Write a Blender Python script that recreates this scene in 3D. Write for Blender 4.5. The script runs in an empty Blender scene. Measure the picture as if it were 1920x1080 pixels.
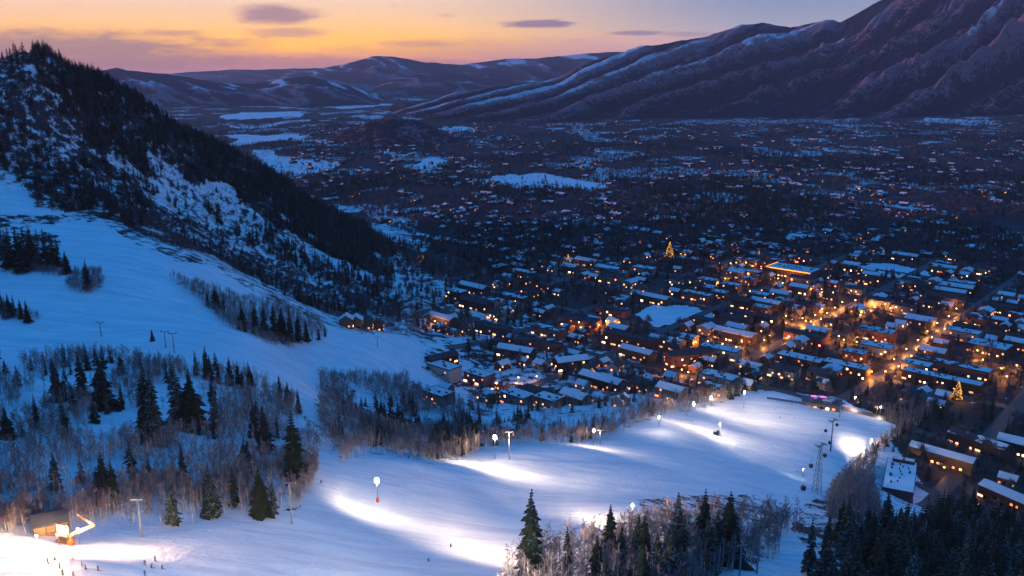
import bpy, bmesh, math, random
import numpy as np
from mathutils import Vector, Matrix
random.seed(7); RNG = np.random.RandomState(11)
R = math.radians
SC = bpy.context.scene
COL = SC.collection

# ------------------------------------------------------------------ camera
F = 1663.0                       # focal length in photo pixels (1920 wide)
PITCH = math.atan2(420.0, F)
H0 = 300.0
cd = bpy.data.cameras.new('camera'); cam = bpy.data.objects.new('camera', cd); COL.objects.link(cam)
cam.location = (0, 0, H0); cam.rotation_euler = (math.pi/2 - PITCH, 0, 0)
cd.sensor_width = 36; cd.lens = 36*F/1920; cd.clip_start = 1; cd.clip_end = 120000
SC.camera = cam
cP, sP = math.cos(PITCH), math.sin(PITCH)
def ray(u, v):
    a = (u-960.0)/F; s = (v-540.0)/F
    return a, cP - s*sP, -(sP + s*cP)
def pt(u, v, y=None, z=None):
    a, f, d = ray(u, v)
    t = y/f if y is not None else (z-H0)/d
    return (a*t, f*t, H0 + d*t)
def azel(u, v):
    a, f, d = ray(u, v)
    return math.atan2(a, f), math.atan2(d, math.hypot(a, f))

# ------------------------------------------------------------------ render / exposure
SC.render.engine = 'CYCLES'
vs = SC.view_settings
SC.display_settings.display_device = 'sRGB'
vs.view_transform = 'Standard'; vs.look = 'None'; vs.exposure = 0.0; vs.gamma = 1.0; vs.use_curve_mapping = False
cy = SC.cycles
cy.use_denoising = True
cy.max_bounces = 4; cy.diffuse_bounces = 2; cy.glossy_bounces = 2; cy.transmission_bounces = 2
cy.volume_bounces = 0; cy.transparent_max_bounces = 8
cy.caustics_reflective = False; cy.caustics_refractive = False
cy.sample_clamp_indirect = 4.0
cy.use_light_tree = True

SUN_AZ = R(-100)       # azimuth of the afterglow (front left)
SUN_EL = R(4.0)

# ------------------------------------------------------------------ node helper
def s2l(c):
    return tuple(((x/255)/12.92 if x/255 <= 0.04045 else ((x/255+0.055)/1.055)**2.4) for x in c)
class NT:
    def __init__(s, tree): s.t = tree; tree.nodes.clear()
    def n(s, typ, **kw):
        nd = s.t.nodes.new(typ)
        for k, v in kw.items(): setattr(nd, k, v)
        return nd
    def link(s, a, b): s.t.links.new(a, b)
    def val(s, sock, v):
        if hasattr(v, 'is_output'): s.link(v, sock)
        else: sock.default_value = v
    def math(s, op, a, b=0.0, c=0.0, clamp=False):
        nd = s.n('ShaderNodeMath', operation=op); nd.use_clamp = clamp
        s.val(nd.inputs[0], a); s.val(nd.inputs[1], b); s.val(nd.inputs[2], c)
        return nd.outputs[0]
    def mr(s, v, a, b, c=0.0, d=1.0, smooth=True):
        nd = s.n('ShaderNodeMapRange'); nd.interpolation_type = 'SMOOTHSTEP' if smooth else 'LINEAR'
        s.val(nd.inputs[0], v); s.val(nd.inputs[1], a); s.val(nd.inputs[2], b); s.val(nd.inputs[3], c); s.val(nd.inputs[4], d)
        return nd.outputs[0]
    def mix(s, f, a, b, blend='MIX'):
        nd = s.n('ShaderNodeMix', data_type='RGBA', blend_type=blend)
        s.val(nd.inputs[0], f)
        for sock, v in ((nd.inputs[6], a), (nd.inputs[7], b)):
            if hasattr(v, 'is_output'): s.link(v, sock)
            else: sock.default_value = (*v[:3], 1)
        return nd.outputs[2]
    def ramp(s, f, stops):
        nd = s.n('ShaderNodeValToRGB'); cr = nd.color_ramp
        while len(cr.elements) < len(stops): cr.elements.new(0.5)
        for e, (p, c) in zip(cr.elements, stops):
            e.position = p; e.color = (*c, 1)
        s.link(f, nd.inputs[0]); return nd.outputs[0]
    def noise(s, vec, scale, detail=3.0, rough=0.55, dist=0.0):
        nd = s.n('ShaderNodeTexNoise')
        if vec is not None: s.link(vec, nd.inputs['Vector'])
        nd.inputs['Scale'].default_value = scale; nd.inputs['Detail'].default_value = detail
        nd.inputs['Roughness'].default_value = rough; nd.inputs['Distortion'].default_value = dist
        return nd.outputs['Fac']
    def mapping(s, vec, scale=(1,1,1), rot=(0,0,0), loc=(0,0,0)):
        nd = s.n('ShaderNodeMapping'); s.link(vec, nd.inputs[0])
        nd.inputs[1].default_value = loc; nd.inputs[2].default_value = rot; nd.inputs[3].default_value = scale
        return nd.outputs[0]

# ------------------------------------------------------------------ world: dusk sky
w = bpy.data.worlds.new("World"); SC.world = w; w.use_nodes = True
N = NT(w.node_tree)
tc = N.n('ShaderNodeTexCoord').outputs['Generated']
nv = N.n('ShaderNodeVectorMath', operation='NORMALIZE'); N.link(tc, nv.inputs[0])
sx = N.n('ShaderNodeSeparateXYZ'); N.link(nv.outputs[0], sx.inputs[0])
X, Y, Z = sx.outputs
el = N.math('ARCSINE', Z)
az = N.math('ARCTAN2', X, Y)
# three elevation ramps (0 .. 0.6 rad); lookup position = el/0.6 + offset
def stops(lst): return [((e+0.03)/0.63, s2l(c)) for e, c in lst]
lk = N.math('DIVIDE', N.math('ADD', el, 0.03), 0.63, clamp=True)
ZEN = (26, 130, 218)
warm = N.ramp(lk, stops([(-0.03, (128, 92, 118)), (-0.006, (168, 112, 122)), (0.003, (205, 128, 104)), (0.017, (255, 178, 30)),
    (0.030, (246, 180, 66)), (0.048, (236, 186, 122)), (0.072, (224, 190, 164)), (0.13, (170, 170, 190)), (0.24, (70, 130, 200)), (0.6, ZEN)]))
cool = N.ramp(lk, stops([(-0.03, (110, 95, 130)), (0.0, (146, 116, 142)), (0.02, (176, 140, 146)), (0.040, (142, 142, 154)),
    (0.072, (108, 128, 154)), (0.13, (90, 126, 180)), (0.24, (60, 126, 200)), (0.6, ZEN)]))
daz = N.math('ABSOLUTE', N.math('SUBTRACT', az, -0.33))
facw = N.mr(daz, 0.16, 0.62, 1.0, 0.0)
sky = N.mix(facw, cool, warm)
# clouds, in sky directions
cv = N.n('ShaderNodeCombineXYZ'); N.link(az, cv.inputs[0]); N.link(N.math('MULTIPLY', el, 5.0), cv.inputs[1])
cn = N.noise(cv.outputs[0], 14.0, 5.0, 0.6)
cn2 = N.noise(cv.outputs[0], 45.0, 4.0, 0.65)
wob = N.math('ADD', N.math('MULTIPLY', N.math('SUBTRACT', cn, 0.5), 1.5), N.math('MULTIPLY', N.math('SUBTRACT', cn2, 0.5), 0.9))
def cloud(u, v, hw, hh, soft=0.5, tilt=0.0):
    a0, e0 = azel(u, v); wa = hw/F; we = hh/F
    dx = N.math('DIVIDE', N.math('SUBTRACT', az, a0), wa)
    dy = N.math('DIVIDE', N.math('SUBTRACT', N.math('SUBTRACT', el, e0), N.math('MULTIPLY', N.math('SUBTRACT', az, a0), tilt)), we)
    d = N.math('SQRT', N.math('ADD', N.math('MULTIPLY', dx, dx), N.math('MULTIPLY', dy, dy)))
    d = N.math('ADD', d, wob)
    return N.mr(d, 1.0-soft, 1.0+soft, 1.0, 0.0)
cl_dark = None
for args, amt in [((514, 28, 66, 14, 0.5), .85), ((1010, 45, 58, 7, 0.35), .9), ((1190, 62, 46, 4, 0.5), .7), ((545, 61, 60, 8, 0.6), .55),
                  ((1290, 64, 50, 3.5, 0.6), .4), ((838, 29, 14, 3, .6), .3), ((330, 62, 50, 5, .7), .35), ((770, 82, 60, 5, .7), .4)]:
    m = N.math('MULTIPLY', cloud(*args), amt)
    cl_dark = m if cl_dark is None else N.math('MAXIMUM', cl_dark, m)
bank = None
for args, amt in [((60, 92, 300, 27, 0.55, 0.0), .85), ((200, 112, 330, 16, 0.6), .75), ((620, 117, 420, 11, 0.6), .55), ((1000, 96, 330, 20, 0.7), .45), ((330, 100, 160, 10, .6), .5)]:
    m = N.math('MULTIPLY', cloud(*args), amt)
    bank = m if bank is None else N.math('MAXIMUM', bank, m)
sky = N.mix(bank, sky, N.mix(facw, s2l((150, 122, 158)), s2l((126, 98, 102))))
sky = N.mix(cl_dark, sky, N.mix(facw, s2l((96, 88, 124)), s2l((140, 104, 110))))
# fine streaks near the bank
st = N.noise(N.mapping(cv.outputs[0], (6, 60, 1)), 1.6, 5.0, 0.6)
strk = N.math('MULTIPLY', N.mr(st, 0.55, 0.8), N.mr(el, 0.055, 0.0, 0.0, 0.3))
sky = N.mix(strk, sky, N.mix(facw, s2l((158, 128, 158)), s2l((214, 136, 96))))
nish = N.n('ShaderNodeTexSky', sky_type='NISHITA'); nish.sun_disc = False
nish.sun_elevation = SUN_EL; nish.sun_rotation = SUN_AZ; nish.altitude = 2400
bgn = N.n('ShaderNodeBackground'); N.link(nish.outputs[0], bgn.inputs[0]); bgn.inputs[1].default_value = 0.0025
bg = N.n('ShaderNodeBackground'); N.link(sky, bg.inputs[0]); N.link(N.mr(el, 0.02, 0.20, 2.1, 1.0), bg.inputs[1])
add = N.n('ShaderNodeAddShader'); N.link(bg.outputs[0], add.inputs[0]); N.link(bgn.outputs[0], add.inputs[1])
wo = N.n('ShaderNodeOutputWorld'); N.link(add.outputs[0], wo.inputs[0])

# ------------------------------------------------------------------ sun: last pink light, grazing from front left
sd = bpy.data.lights.new('sun', 'SUN'); so = bpy.data.objects.new('sun', sd); COL.objects.link(so)
sd.energy = 3.0; sd.angle = R(3); sd.color = (1.0, 0.46, 0.56)
sdir = Vector((math.sin(SUN_AZ)*math.cos(SUN_EL), math.cos(SUN_AZ)*math.cos(SUN_EL), math.sin(SUN_EL)))
so.rotation_euler = sdir.to_track_quat('Z', 'Y').to_euler(); so.location = (0, 0, 900)

# ------------------------------------------------------------------ tagging helpers
def tag(o, label=None, cat=None, group=None, kind=None):
    if label: o['label'] = label
    if cat: o['category'] = cat
    if group: o['group'] = group
    if kind: o['kind'] = kind
    return o
def empty(name, loc=(0,0,0), rz=0.0, sc=1.0):
    o = bpy.data.objects.new(name, None); COL.objects.link(o)
    o.empty_display_size = 0.5; o.location = loc; o.rotation_euler = (0, 0, rz); o.scale = (sc,)*3
    return o
def copy_tree(o, parent=None, skip=None):
    c = o.copy(); COL.objects.link(c)
    if parent is not None: c.parent = parent
    for ch in o.children:
        if skip and skip(ch): continue
        copy_tree(ch, c, skip)
    return c

# ------------------------------------------------------------------ mesh builder
class MB:
    def __init__(s): s.v = []; s.f = []; s.m = []; s.mi = 0
    def quadmesh(s, vs, fs):
        b = len(s.v); s.v.extend([tuple(p) for p in vs]); s.f.extend([tuple(b+i for i in f) for f in fs]); s.m.extend([s.mi]*len(fs))
    def box(s, c, d, rz=0.0, taper=1.0):
        cx, cy_, cz = c; hx, hy, hz = d[0]/2, d[1]/2, d[2]/2
        cr, sr = math.cos(rz), math.sin(rz); vs = []
        for k in (-1, 1):
            q = taper if k > 0 else 1.0
            for i, j in ((-1,-1),(1,-1),(1,1),(-1,1)):
                x, y = i*hx*q, j*hy*q
                vs.append((cx+x*cr-y*sr, cy_+x*sr+y*cr, cz+k*hz))
        s.quadmesh(vs, [(0,3,2,1),(4,5,6,7),(0,1,5,4),(1,2,6,5),(2,3,7,6),(3,0,4,7)])
    def tube(s, p, q, r0, r1=None, n=6, cap=True):
        p = Vector(p); q = Vector(q); r1 = r0 if r1 is None else r1
        d = (q-p)
        if d.length < 1e-6: return
        d.normalize(); a = Vector((0,0,1)) if abs(d.z) < 0.9 else Vector((1,0,0))
        e1 = d.cross(a).normalized(); e2 = d.cross(e1)
        vs = []
        for c, r in ((p, r0), (q, r1)):
            for i in range(n):
                t = 2*math.pi*i/n; vs.append(c + e1*(r*math.cos(t)) + e2*(r*math.sin(t)))
        fs = [(i, (i+1)%n, n+(i+1)%n, n+i) for i in range(n)]
        if cap: fs += [tuple(range(n-1, -1, -1)), tuple(range(n, 2*n))]
        s.quadmesh(vs, fs)
    def lathe(s, prof, c=(0,0,0), n=10):
        vs = []; 
        for r, z in prof:
            for i in range(n):
                t = 2*math.pi*i/n; vs.append((c[0]+r*math.cos(t), c[1]+r*math.sin(t), c[2]+z))
        fs = []
        for k in range(len(prof)-1):
            for i in range(n): fs.append((k*n+i, k*n+(i+1)%n, (k+1)*n+(i+1)%n, (k+1)*n+i))
        fs += [tuple(range(n-1,-1,-1)), tuple(range((len(prof)-1)*n, len(prof)*n))]
        s.quadmesh(vs, fs)
    def mesh(s, name, mats, smooth=False):
        me = bpy.data.meshes.new(name); me.from_pydata(s.v, [], s.f)
        if not isinstance(mats, (list, tuple)): mats = [mats]
        for m in mats: me.materials.append(m)
        me.polygons.foreach_set('material_index', s.m)
        if smooth: me.polygons.foreach_set('use_smooth', [True]*len(s.f))
        me.update(); return me
    def build(s, name, mats, parent=None, smooth=False, loc=None):
        o = bpy.data.objects.new(name, s.mesh(name, mats, smooth)); COL.objects.link(o)
        if parent is not None: o.parent = parent
        if loc is not None: o.location = loc
        return o

# ------------------------------------------------------------------ numpy noise
_perm = RNG.permutation(512)
_tab = RNG.rand(512)
def vnoise(x, y, seed=0):
    xi = np.floor(x).astype(np.int64); yi = np.floor(y).astype(np.int64)
    fx = x-xi; fy = y-yi; fx = fx*fx*(3-2*fx); fy = fy*fy*(3-2*fy)
    def hsh(i, j): return _tab[(_perm[(i + seed*57) & 511] + j*131 + (j >> 3)*17) & 511]
    a = hsh(xi, yi); b = hsh(xi+1, yi); c = hsh(xi, yi+1); d = hsh(xi+1, yi+1)
    return (a*(1-fx)+b*fx)*(1-fy) + (c*(1-fx)+d*fx)*fy
def fbm(x, y, oct=4, seed=0, gain=0.5):
    t = 0; a = 1.0; n = 0
    for k in range(oct):
        t = t + a*(vnoise(x, y, seed+k)-0.5); n += a; a *= gain; x = x*2.03+7.1; y = y*2.03+3.7
    return t/n*2
def sstep(a, b, x):
    t = np.clip((x-a)/(b-a), 0, 1); return t*t*(3-2*t)

# ------------------------------------------------------------------ terrain: thin-plate surface through surveyed points
CP = []
def cy_(u, v, y): CP.append(pt(u, v, y=y))
for u, v, y in [
    # lit lower slope
    (0,1080,205),(250,1080,215),(500,1080,235),(750,1080,255),(930,1080,262),(100,1030,240),(300,1000,265),(550,975,295),
    (600,910,340),(700,940,335),(700,870,385),(830,930,360),(850,1000,310),(850,880,405),(960,850,460),(960,940,375),
    (1100,840,500),(1100,900,430),(1235,797,590),(1300,800,600),(1250,860,510),(1400,745,720),(1400,800,640),(1400,860,550),
    (1500,745,745),(1560,770,715),(1650,780,705),(1640,830,640),(1500,850,580),(1500,900,520),(1560,880,560),(1500,960,430),
    (1490,1080,330),(1400,1070,300),(1200,1080,275),(1200,950,375),(1350,940,420),(1450,930,455),
    # gully woods
    (650,780,560),(700,800,520),(760,850,450),(620,700,680),(1135,772,640),(1135,798,600),
    # wooded hill on the left
    (0,980,265),(0,900,295),(0,800,350),(0,700,430),(0,670,470),(100,690,450),(200,980,275),(200,850,330),(200,720,430),
    (350,960,290),(350,850,340),(350,720,440),(500,930,315),(500,850,370),(500,760,450),(590,760,480),(400,670,520),(550,700,560),
    # upper run
    (0,650,560),(200,640,580),(0,560,640),(0,490,720),(150,560,650),(150,470,760),(130,425,840),(200,420,850),(300,520,720),
    (350,480,800),(400,600,660),(500,640,640),(450,530,790),(550,600,760),(640,620,790),(700,660,750),(750,640,830),(650,700,680),
    (600,740,590),(750,720,720),(850,740,715),(560,680,650),
    # left mountain
    (0,400,830),(0,345,900),(100,350,920),(200,370,930),(300,430,930),(400,480,930),(500,540,930),(600,580,920),(700,610,910),
    (0,250,960),(0,122,1050),(90,116,1060),(130,250,1020),(180,168,1120),(250,199,1160),(250,300,1080),(330,235,1220),(400,272,1270),
    (400,380,1130),(500,329,1320),(500,450,1130),(600,394,1360),(600,500,1130),(700,457,1370),(700,530,1120),(780,507,1290)]:
    cy_(u, v, y)
def cw(x, y, z): CP.append((x, y, z))
for u, v, y in [(0,122,1050),(180,168,1120),(330,235,1220),(500,335,1320),(600,394,1360)]:
    p = pt(u, v, y=y); cw(p[0]*1.25, p[1]*1.25, max(0, p[2]-110)); cw(p[0]*1.7, p[1]*1.7, max(0, p[2]-260))
for (x, y, z) in [(-420,205,190),(-430,330,172),(-480,520,150),(-560,650,150),(-700,850,190),(-850,960,260),(-950,1080,330),(-1200,1300,250),
                  (-1300,1700,60),(-250,100,190),(0,90,175),(250,110,165),(-600,100,240),(-800,400,250),(-1000,700,300)]: cw(x, y, z)
# valley floor
for (x, y) in [(-60,800),(-20,900),(40,760),(120,800),(200,830),(300,820),(360,780),(420,760),(500,700),(150,1000),(0,1050),(300,1000),(500,900),
               (-100,1250),(100,1300),(400,1250),(700,1100),(900,1400),(0,1600),(-300,1750),(400,1700),(900,1900),(700,800),(900,700),
               (420,640),(520,600),(640,560),(360,590),(800,500),(340,560),(-500,2100),(300,2200)]: cw(x, y, 2.0)
for (u, v) in [(1760,880),(1850,930),(1900,985),(1720,940),(1800,800),(1700,760)]:
    p = pt(u, v, z=2.0); cw(*p)
for (x, y, z) in [(150,255,122),(230,290,108),(330,300,96),(240,400,74),(290,430,46),(420,380,50),(330,200,135),(560,300,60),(700,250,60),(430,470,12),(600,420,16)]: cw(x, y, z)
CP = np.array(CP)
_S = 300.0
def _U(r2): return r2*np.log(r2 + 1e-9)
def _tps_fit(P, lam=0.004):
    X_ = P[:, :2]/_S; n = len(P)
    r2 = ((X_[:, None]-X_[None])**2).sum(-1)
    A = np.zeros((n+3, n+3)); A[:n, :n] = _U(r2) + lam*np.eye(n)
    A[:n, n] = 1; A[:n, n+1:] = X_; A[n, :n] = 1; A[n+1:, :n] = X_.T
    b = np.zeros(n+3); b[:n] = P[:, 2]
    return X_, np.linalg.solve(A, b)
_TX, _TW = _tps_fit(CP)
# cache the smooth surface on a fine regular grid
GX0, GX1, GY0, GY1, GS = -2600.0, 2200.0, 40.0, 2700.0, 10.0
gx = np.arange(GX0, GX1+GS, GS); gy = np.arange(GY0, GY1+GS, GS)
GXX, GYY = np.meshgrid(gx, gy)
acc = np.zeros(GXX.shape)
for k in range(len(_TX)):
    acc += _TW[k]*_U((GXX/_S-_TX[k,0])**2 + (GYY/_S-_TX[k,1])**2)
acc += _TW[-3] + _TW[-2]*GXX/_S + _TW[-1]*GYY/_S
GRID = acc
def smooth_h(x, y):
    x = np.asarray(x, float); y = np.asarray(y, float)
    fx = np.clip((x-GX0)/GS, 0, len(gx)-1.001); fy = np.clip((y-GY0)/GS, 0, len(gy)-1.001)
    i = fx.astype(int); j = fy.astype(int); a = fx-i; b = fy-j
    return (GRID[j,i]*(1-a)+GRID[j,i+1]*a)*(1-b) + (GRID[j+1,i]*(1-a)+GRID[j+1,i+1]*a)*b
def hgt(x, y):
    x = np.asarray(x, float); y = np.asarray(y, float)
    z = smooth_h(x, y)
    w_ = sstep(1450, 2100, y - np.minimum(0, x+300)*0.6)     # fade to the valley floor
    w_ = np.maximum(w_, sstep(900, 1500, x)*sstep(500, 900, y))
    z = z*(1-w_)
    # gullies and ledges on the left mountain
    mt = sstep(60, 200, -(x) - 0.55*(y-1150) + 60)*sstep(900, 1010, y)*(1-w_)
    z = z + mt*(fbm(x/60, y/60, 4, 3)*8 + np.abs(fbm((x+0.4*y)/38, y/150, 3, 9))*9 - 4)
    z = np.where(z < 1.0, 1.0 + (z-1.0)*0.15, z)
    z = z + fbm(x/23, y/23, 3, 21)*0.35*(1-w_)
    # far valley swells slowly
    z = z + sstep(2200, 4500, y)*(fbm(x/700, y/900, 3, 31)*14 + 8)
    return z
def h1(x, y): return float(hgt(np.array([x]), np.array([y]))[0])
_T = np.geomspace(120, 9000, 900)
def unproj(u, v):
    a, f, d = ray(u, v)
    xs = a/f*_T; ys = _T; zs = H0 + d/f*_T
    g = zs - hgt(xs, ys)
    k = np.where(g < 0)[0]
    if len(k) == 0: return None
    k = k[0]
    if k == 0: y = _T[0]
    else: y = _T[k-1] + (_T[k]-_T[k-1])*g[k-1]/(g[k-1]-g[k])
    x = a/f*y
    return np.array([x, y, h1(x, y)])
def P2(poly): 
    out = []
    for u, v in poly:
        p = unproj(u, v)
        if p is not None: out.append((p[0], p[1]))
    return np.array(out)
def inpoly(x, y, poly):
    c = np.zeros(np.shape(x), bool); n = len(poly)
    for i in range(n):
        x0, y0 = poly[i]; x1, y1 = poly[(i+1) % n]
        if y0 == y1: continue
        cond = ((y0 > y) != (y1 > y)) & (x < (x1-x0)*(y-y0)/(y1-y0) + x0)
        c ^= cond
    return c
def project(x, y, z):
    dy = y*cP - (z-H0)*sP; up = (z-H0)*cP + y*sP
    return 960 + F*x/dy, 540 - F*up/dy

# snow areas, outlined on the ground
SNOW = {
 'lower': [(-300,1180),(-300,1010),(60,1000),(200,985),(340,985),(480,970),(560,950),(596,900),(600,830),(618,830),(630,880),(690,880),(700,852),(770,856),(790,868),(850,872),(900,848),
           (960,836),(1080,836),(1180,806),(1240,782),(1320,768),(1390,742),(1440,735),(1500,742),(1570,758),(1620,766),(1660,790),(1690,800),(1640,850),(1600,870),(1560,895),(1540,925),
           (1500,960),(1480,1000),(1530,1040),(1500,1180),(1330,1180),(1340,1070),(1440,1050),(1440,1000),(1455,960),(1430,930),(1330,925),(1200,935),(1130,960),(1050,1000),(985,1040),(965,1120),(960,1300),(-300,1300)],
 'upper': [(-300,470),(0,475),(60,500),(125,520),(135,480),(110,440),(60,425),(140,412),(190,418),(260,460),(330,490),(400,500),(470,545),(560,585),(640,620),(690,628),(760,628),(800,650),
           (790,690),(870,730),(890,742),(760,710),(700,705),(600,705),(590,780),(560,780),(555,760),(540,735),(480,705),(400,690),(330,690),(200,668),(100,672),(0,668),(-300,660)],
 'cut': [(-100,335),(40,350),(70,390),(130,400),(0,402),(-100,402)],
 'strip': [(562,770),(590,770),(590,700),(560,700)],
 'clear1': [(1075,792),(1090,775),(1150,766),(1190,772),(1188,792),(1130,796)],
 'clear2': [(722,812),(778,812),(780,860),(722,860)],
 'hillgap': [(410,770),(560,755),(570,800),(440,800)],
 'hillgap2': [(300,700),(430,705),(470,750),(330,740)],
 'park': [(1190,590),(1220,572),(1290,574),(1345,588),(1330,603),(1230,612)],
 'field': [(1600,500),(1660,492),(1740,508),(1750,518),(1680,520),(1620,512)],
 'golf': [(880,338),(930,328),(1030,326),(1130,345),(1125,356),(1060,350),(990,352)],
 'f1': [(470,282),(520,285),(560,300),(640,305),(635,318),(560,328),(510,318)],
 'f2': [(410,222),(440,212),(560,211),(555,221),(430,226)],
 'f3': [(420,254),(570,250),(575,262),(440,272)],
 'f4': [(840,238),(860,235),(890,241),(870,246)],
 'f5': [(765,313),(800,298),(845,300),(810,316)],
 'f6': [(610,200),(700,196),(780,190),(770,196),(640,205)],
 'f7': [(700,520),(840,516),(850,545),(720,560)],
 'f8': [(1010,232),(1130,231),(1130,234),(1010,236)],
 'f9': [(1200,236),(1300,226),(1500,222),(1640,222),(1640,230),(1500,228),(1300,234)],
 'f10': [(1740,222),(1890,226),(1890,234),(1740,230)],
 'road': [(395,232),(470,240),(580,228),(575,224),(470,236)],
}
SNOWP = {k: P2(v) for k, v in SNOW.items()}
RIDGE3 = [(90,104,1060),(180,154,1120),(250,184,1160),(330,235,1220),(400,272,1270),(500,329,1320),(600,394,1360),(690,455,1370),(735,500,1290)]
_rw = [tuple(np.array(pt(u, v, y=y)[:2])*1.12) for u, v, y in RIDGE3]
FOREST_DARK = np.array(_rw + [tuple(p) for p in P2([(725,515),(680,500),(600,462),(520,410),(440,368),(380,352),(330,325),(250,312),(190,300),(150,240),(110,180),(70,130)])])
HILL_P = P2([(-120,1000),(-120,668),(0,668),(230,672),(330,660),(400,690),(540,735),(560,770),(600,830),(596,900),(560,950),(480,970),(340,985),(200,985),(60,1000)])
UPWOOD = P2([(-100,265),(120,270),(250,330),(300,400),(270,440),(200,410),(130,396),(70,388),(45,345),(-100,325)])
TOPLEFT = np.array([tuple(np.array(pt(u, 105, y=1050)[:2])*1.1) for u in (-200, 0, 80)] + [tuple(p) for p in P2([(110,180),(150,240),(190,300),(120,270),(-200,265)])])
ISL = [P2(q) for q in ([(310,522),(340,525),(400,545),(450,562),(520,568),(600,605),(615,632),(560,648),(500,645),(430,615),(370,560)], [(122,538),(140,512),(190,512),(195,535),(170,552),(135,550)], [(-60,470),(60,500),(125,515),(110,520),(60,508),(-60,492)], [(-60,585),(60,590),(80,600),(-60,600)])]
# town grid axes
GA = Vector((0.66, 0.75)).normalized(); GB = Vector((GA.y, -GA.x)); B0, A0, SPB, SPA = -274.0, 972.0, 121.0, 120.0
ROTG = math.atan2(GB.y, GB.x)

def mat(name, rough=0.8, spec=0.2):
    m = bpy.data.materials.new(name); m.use_nodes = True
    n = NT(m.node_tree); b = n.n('ShaderNodeBsdfPrincipled'); o = n.n('ShaderNodeOutputMaterial'); n.link(b.outputs[0], o.inputs[0])
    b.inputs['Roughness'].default_value = rough; b.inputs['Specular IOR Level'].default_value = spec
    return m, n, b
def simple(name, col, rough=0.8, spec=0.2, var=0.25, scale=0.6, metal=0.0, rnd=0.0):
    m, n, b = mat(name, rough, spec)
    tc_ = n.n('ShaderNodeTexCoord').outputs['Object']
    f = n.noise(tc_, scale, 4.0)
    c0 = tuple(x*(1-var) for x in col); c1 = tuple(min(1, x*(1+var)) for x in col)
    c = n.mix(f, c0, c1)
    if rnd:
        oi = n.n('ShaderNodeObjectInfo').outputs['Random']
        c = n.mix(1.0, c, n.mix(oi, (1-rnd,)*3, (1+rnd,)*3), 'MULTIPLY')
    n.link(c, b.inputs['Base Color']); b.inputs['Metallic'].default_value = metal
    return m
SNOWCOL = (0.80, 0.82, 0.84)

def ground_mat():
    m, n, b = mat('ground_surface', 0.85, 0.15)
    P_ = n.n('ShaderNodeNewGeometry').outputs['Position']
    at = n.n('ShaderNodeAttribute'); at.attribute_name = 'snow'; sn = at.outputs['Fac']
    n1 = n.noise(P_, 0.10, 6.0, 0.65); n2 = n.noise(P_, 0.022, 5.0, 0.6); n3 = n.noise(P_, 0.9, 3.0, 0.6)
    f = n.math('ADD', n.math('MULTIPLY', n1, 0.55), n.math('ADD', n.math('MULTIPLY', n2, 0.25), n.math('MULTIPLY', n3, 0.20)))
    th = n.math('SUBTRACT', 1.0, sn)           # snow=1 full, 0 none
    t0 = n.mr(th, 0.0, 1.0, 0.22, 0.78, smooth=False)
    mask = n.mr(n.math('SUBTRACT', f, t0), -0.025, 0.035)
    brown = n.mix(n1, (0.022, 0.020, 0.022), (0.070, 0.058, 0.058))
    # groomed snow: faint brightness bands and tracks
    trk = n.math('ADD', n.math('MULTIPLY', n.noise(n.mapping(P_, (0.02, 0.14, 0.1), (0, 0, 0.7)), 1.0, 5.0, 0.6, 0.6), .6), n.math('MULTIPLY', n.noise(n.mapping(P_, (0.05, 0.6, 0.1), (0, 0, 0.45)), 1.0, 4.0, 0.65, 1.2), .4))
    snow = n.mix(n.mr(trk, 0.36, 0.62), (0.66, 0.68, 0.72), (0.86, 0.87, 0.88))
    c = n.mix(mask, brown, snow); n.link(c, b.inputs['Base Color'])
    bp = n.n('ShaderNodeBump'); bp.inputs['Strength'].default_value = 0.6; bp.inputs['Distance'].default_value = 1.0
    hh = n.math('ADD', n.noise(P_, 0.35, 5.0, 0.6), n.math('MULTIPLY', trk, 0.8)); n.link(hh, bp.inputs['Height']); n.link(bp.outputs[0], b.inputs['Normal'])
    return m
M_GROUND = ground_mat()

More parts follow.
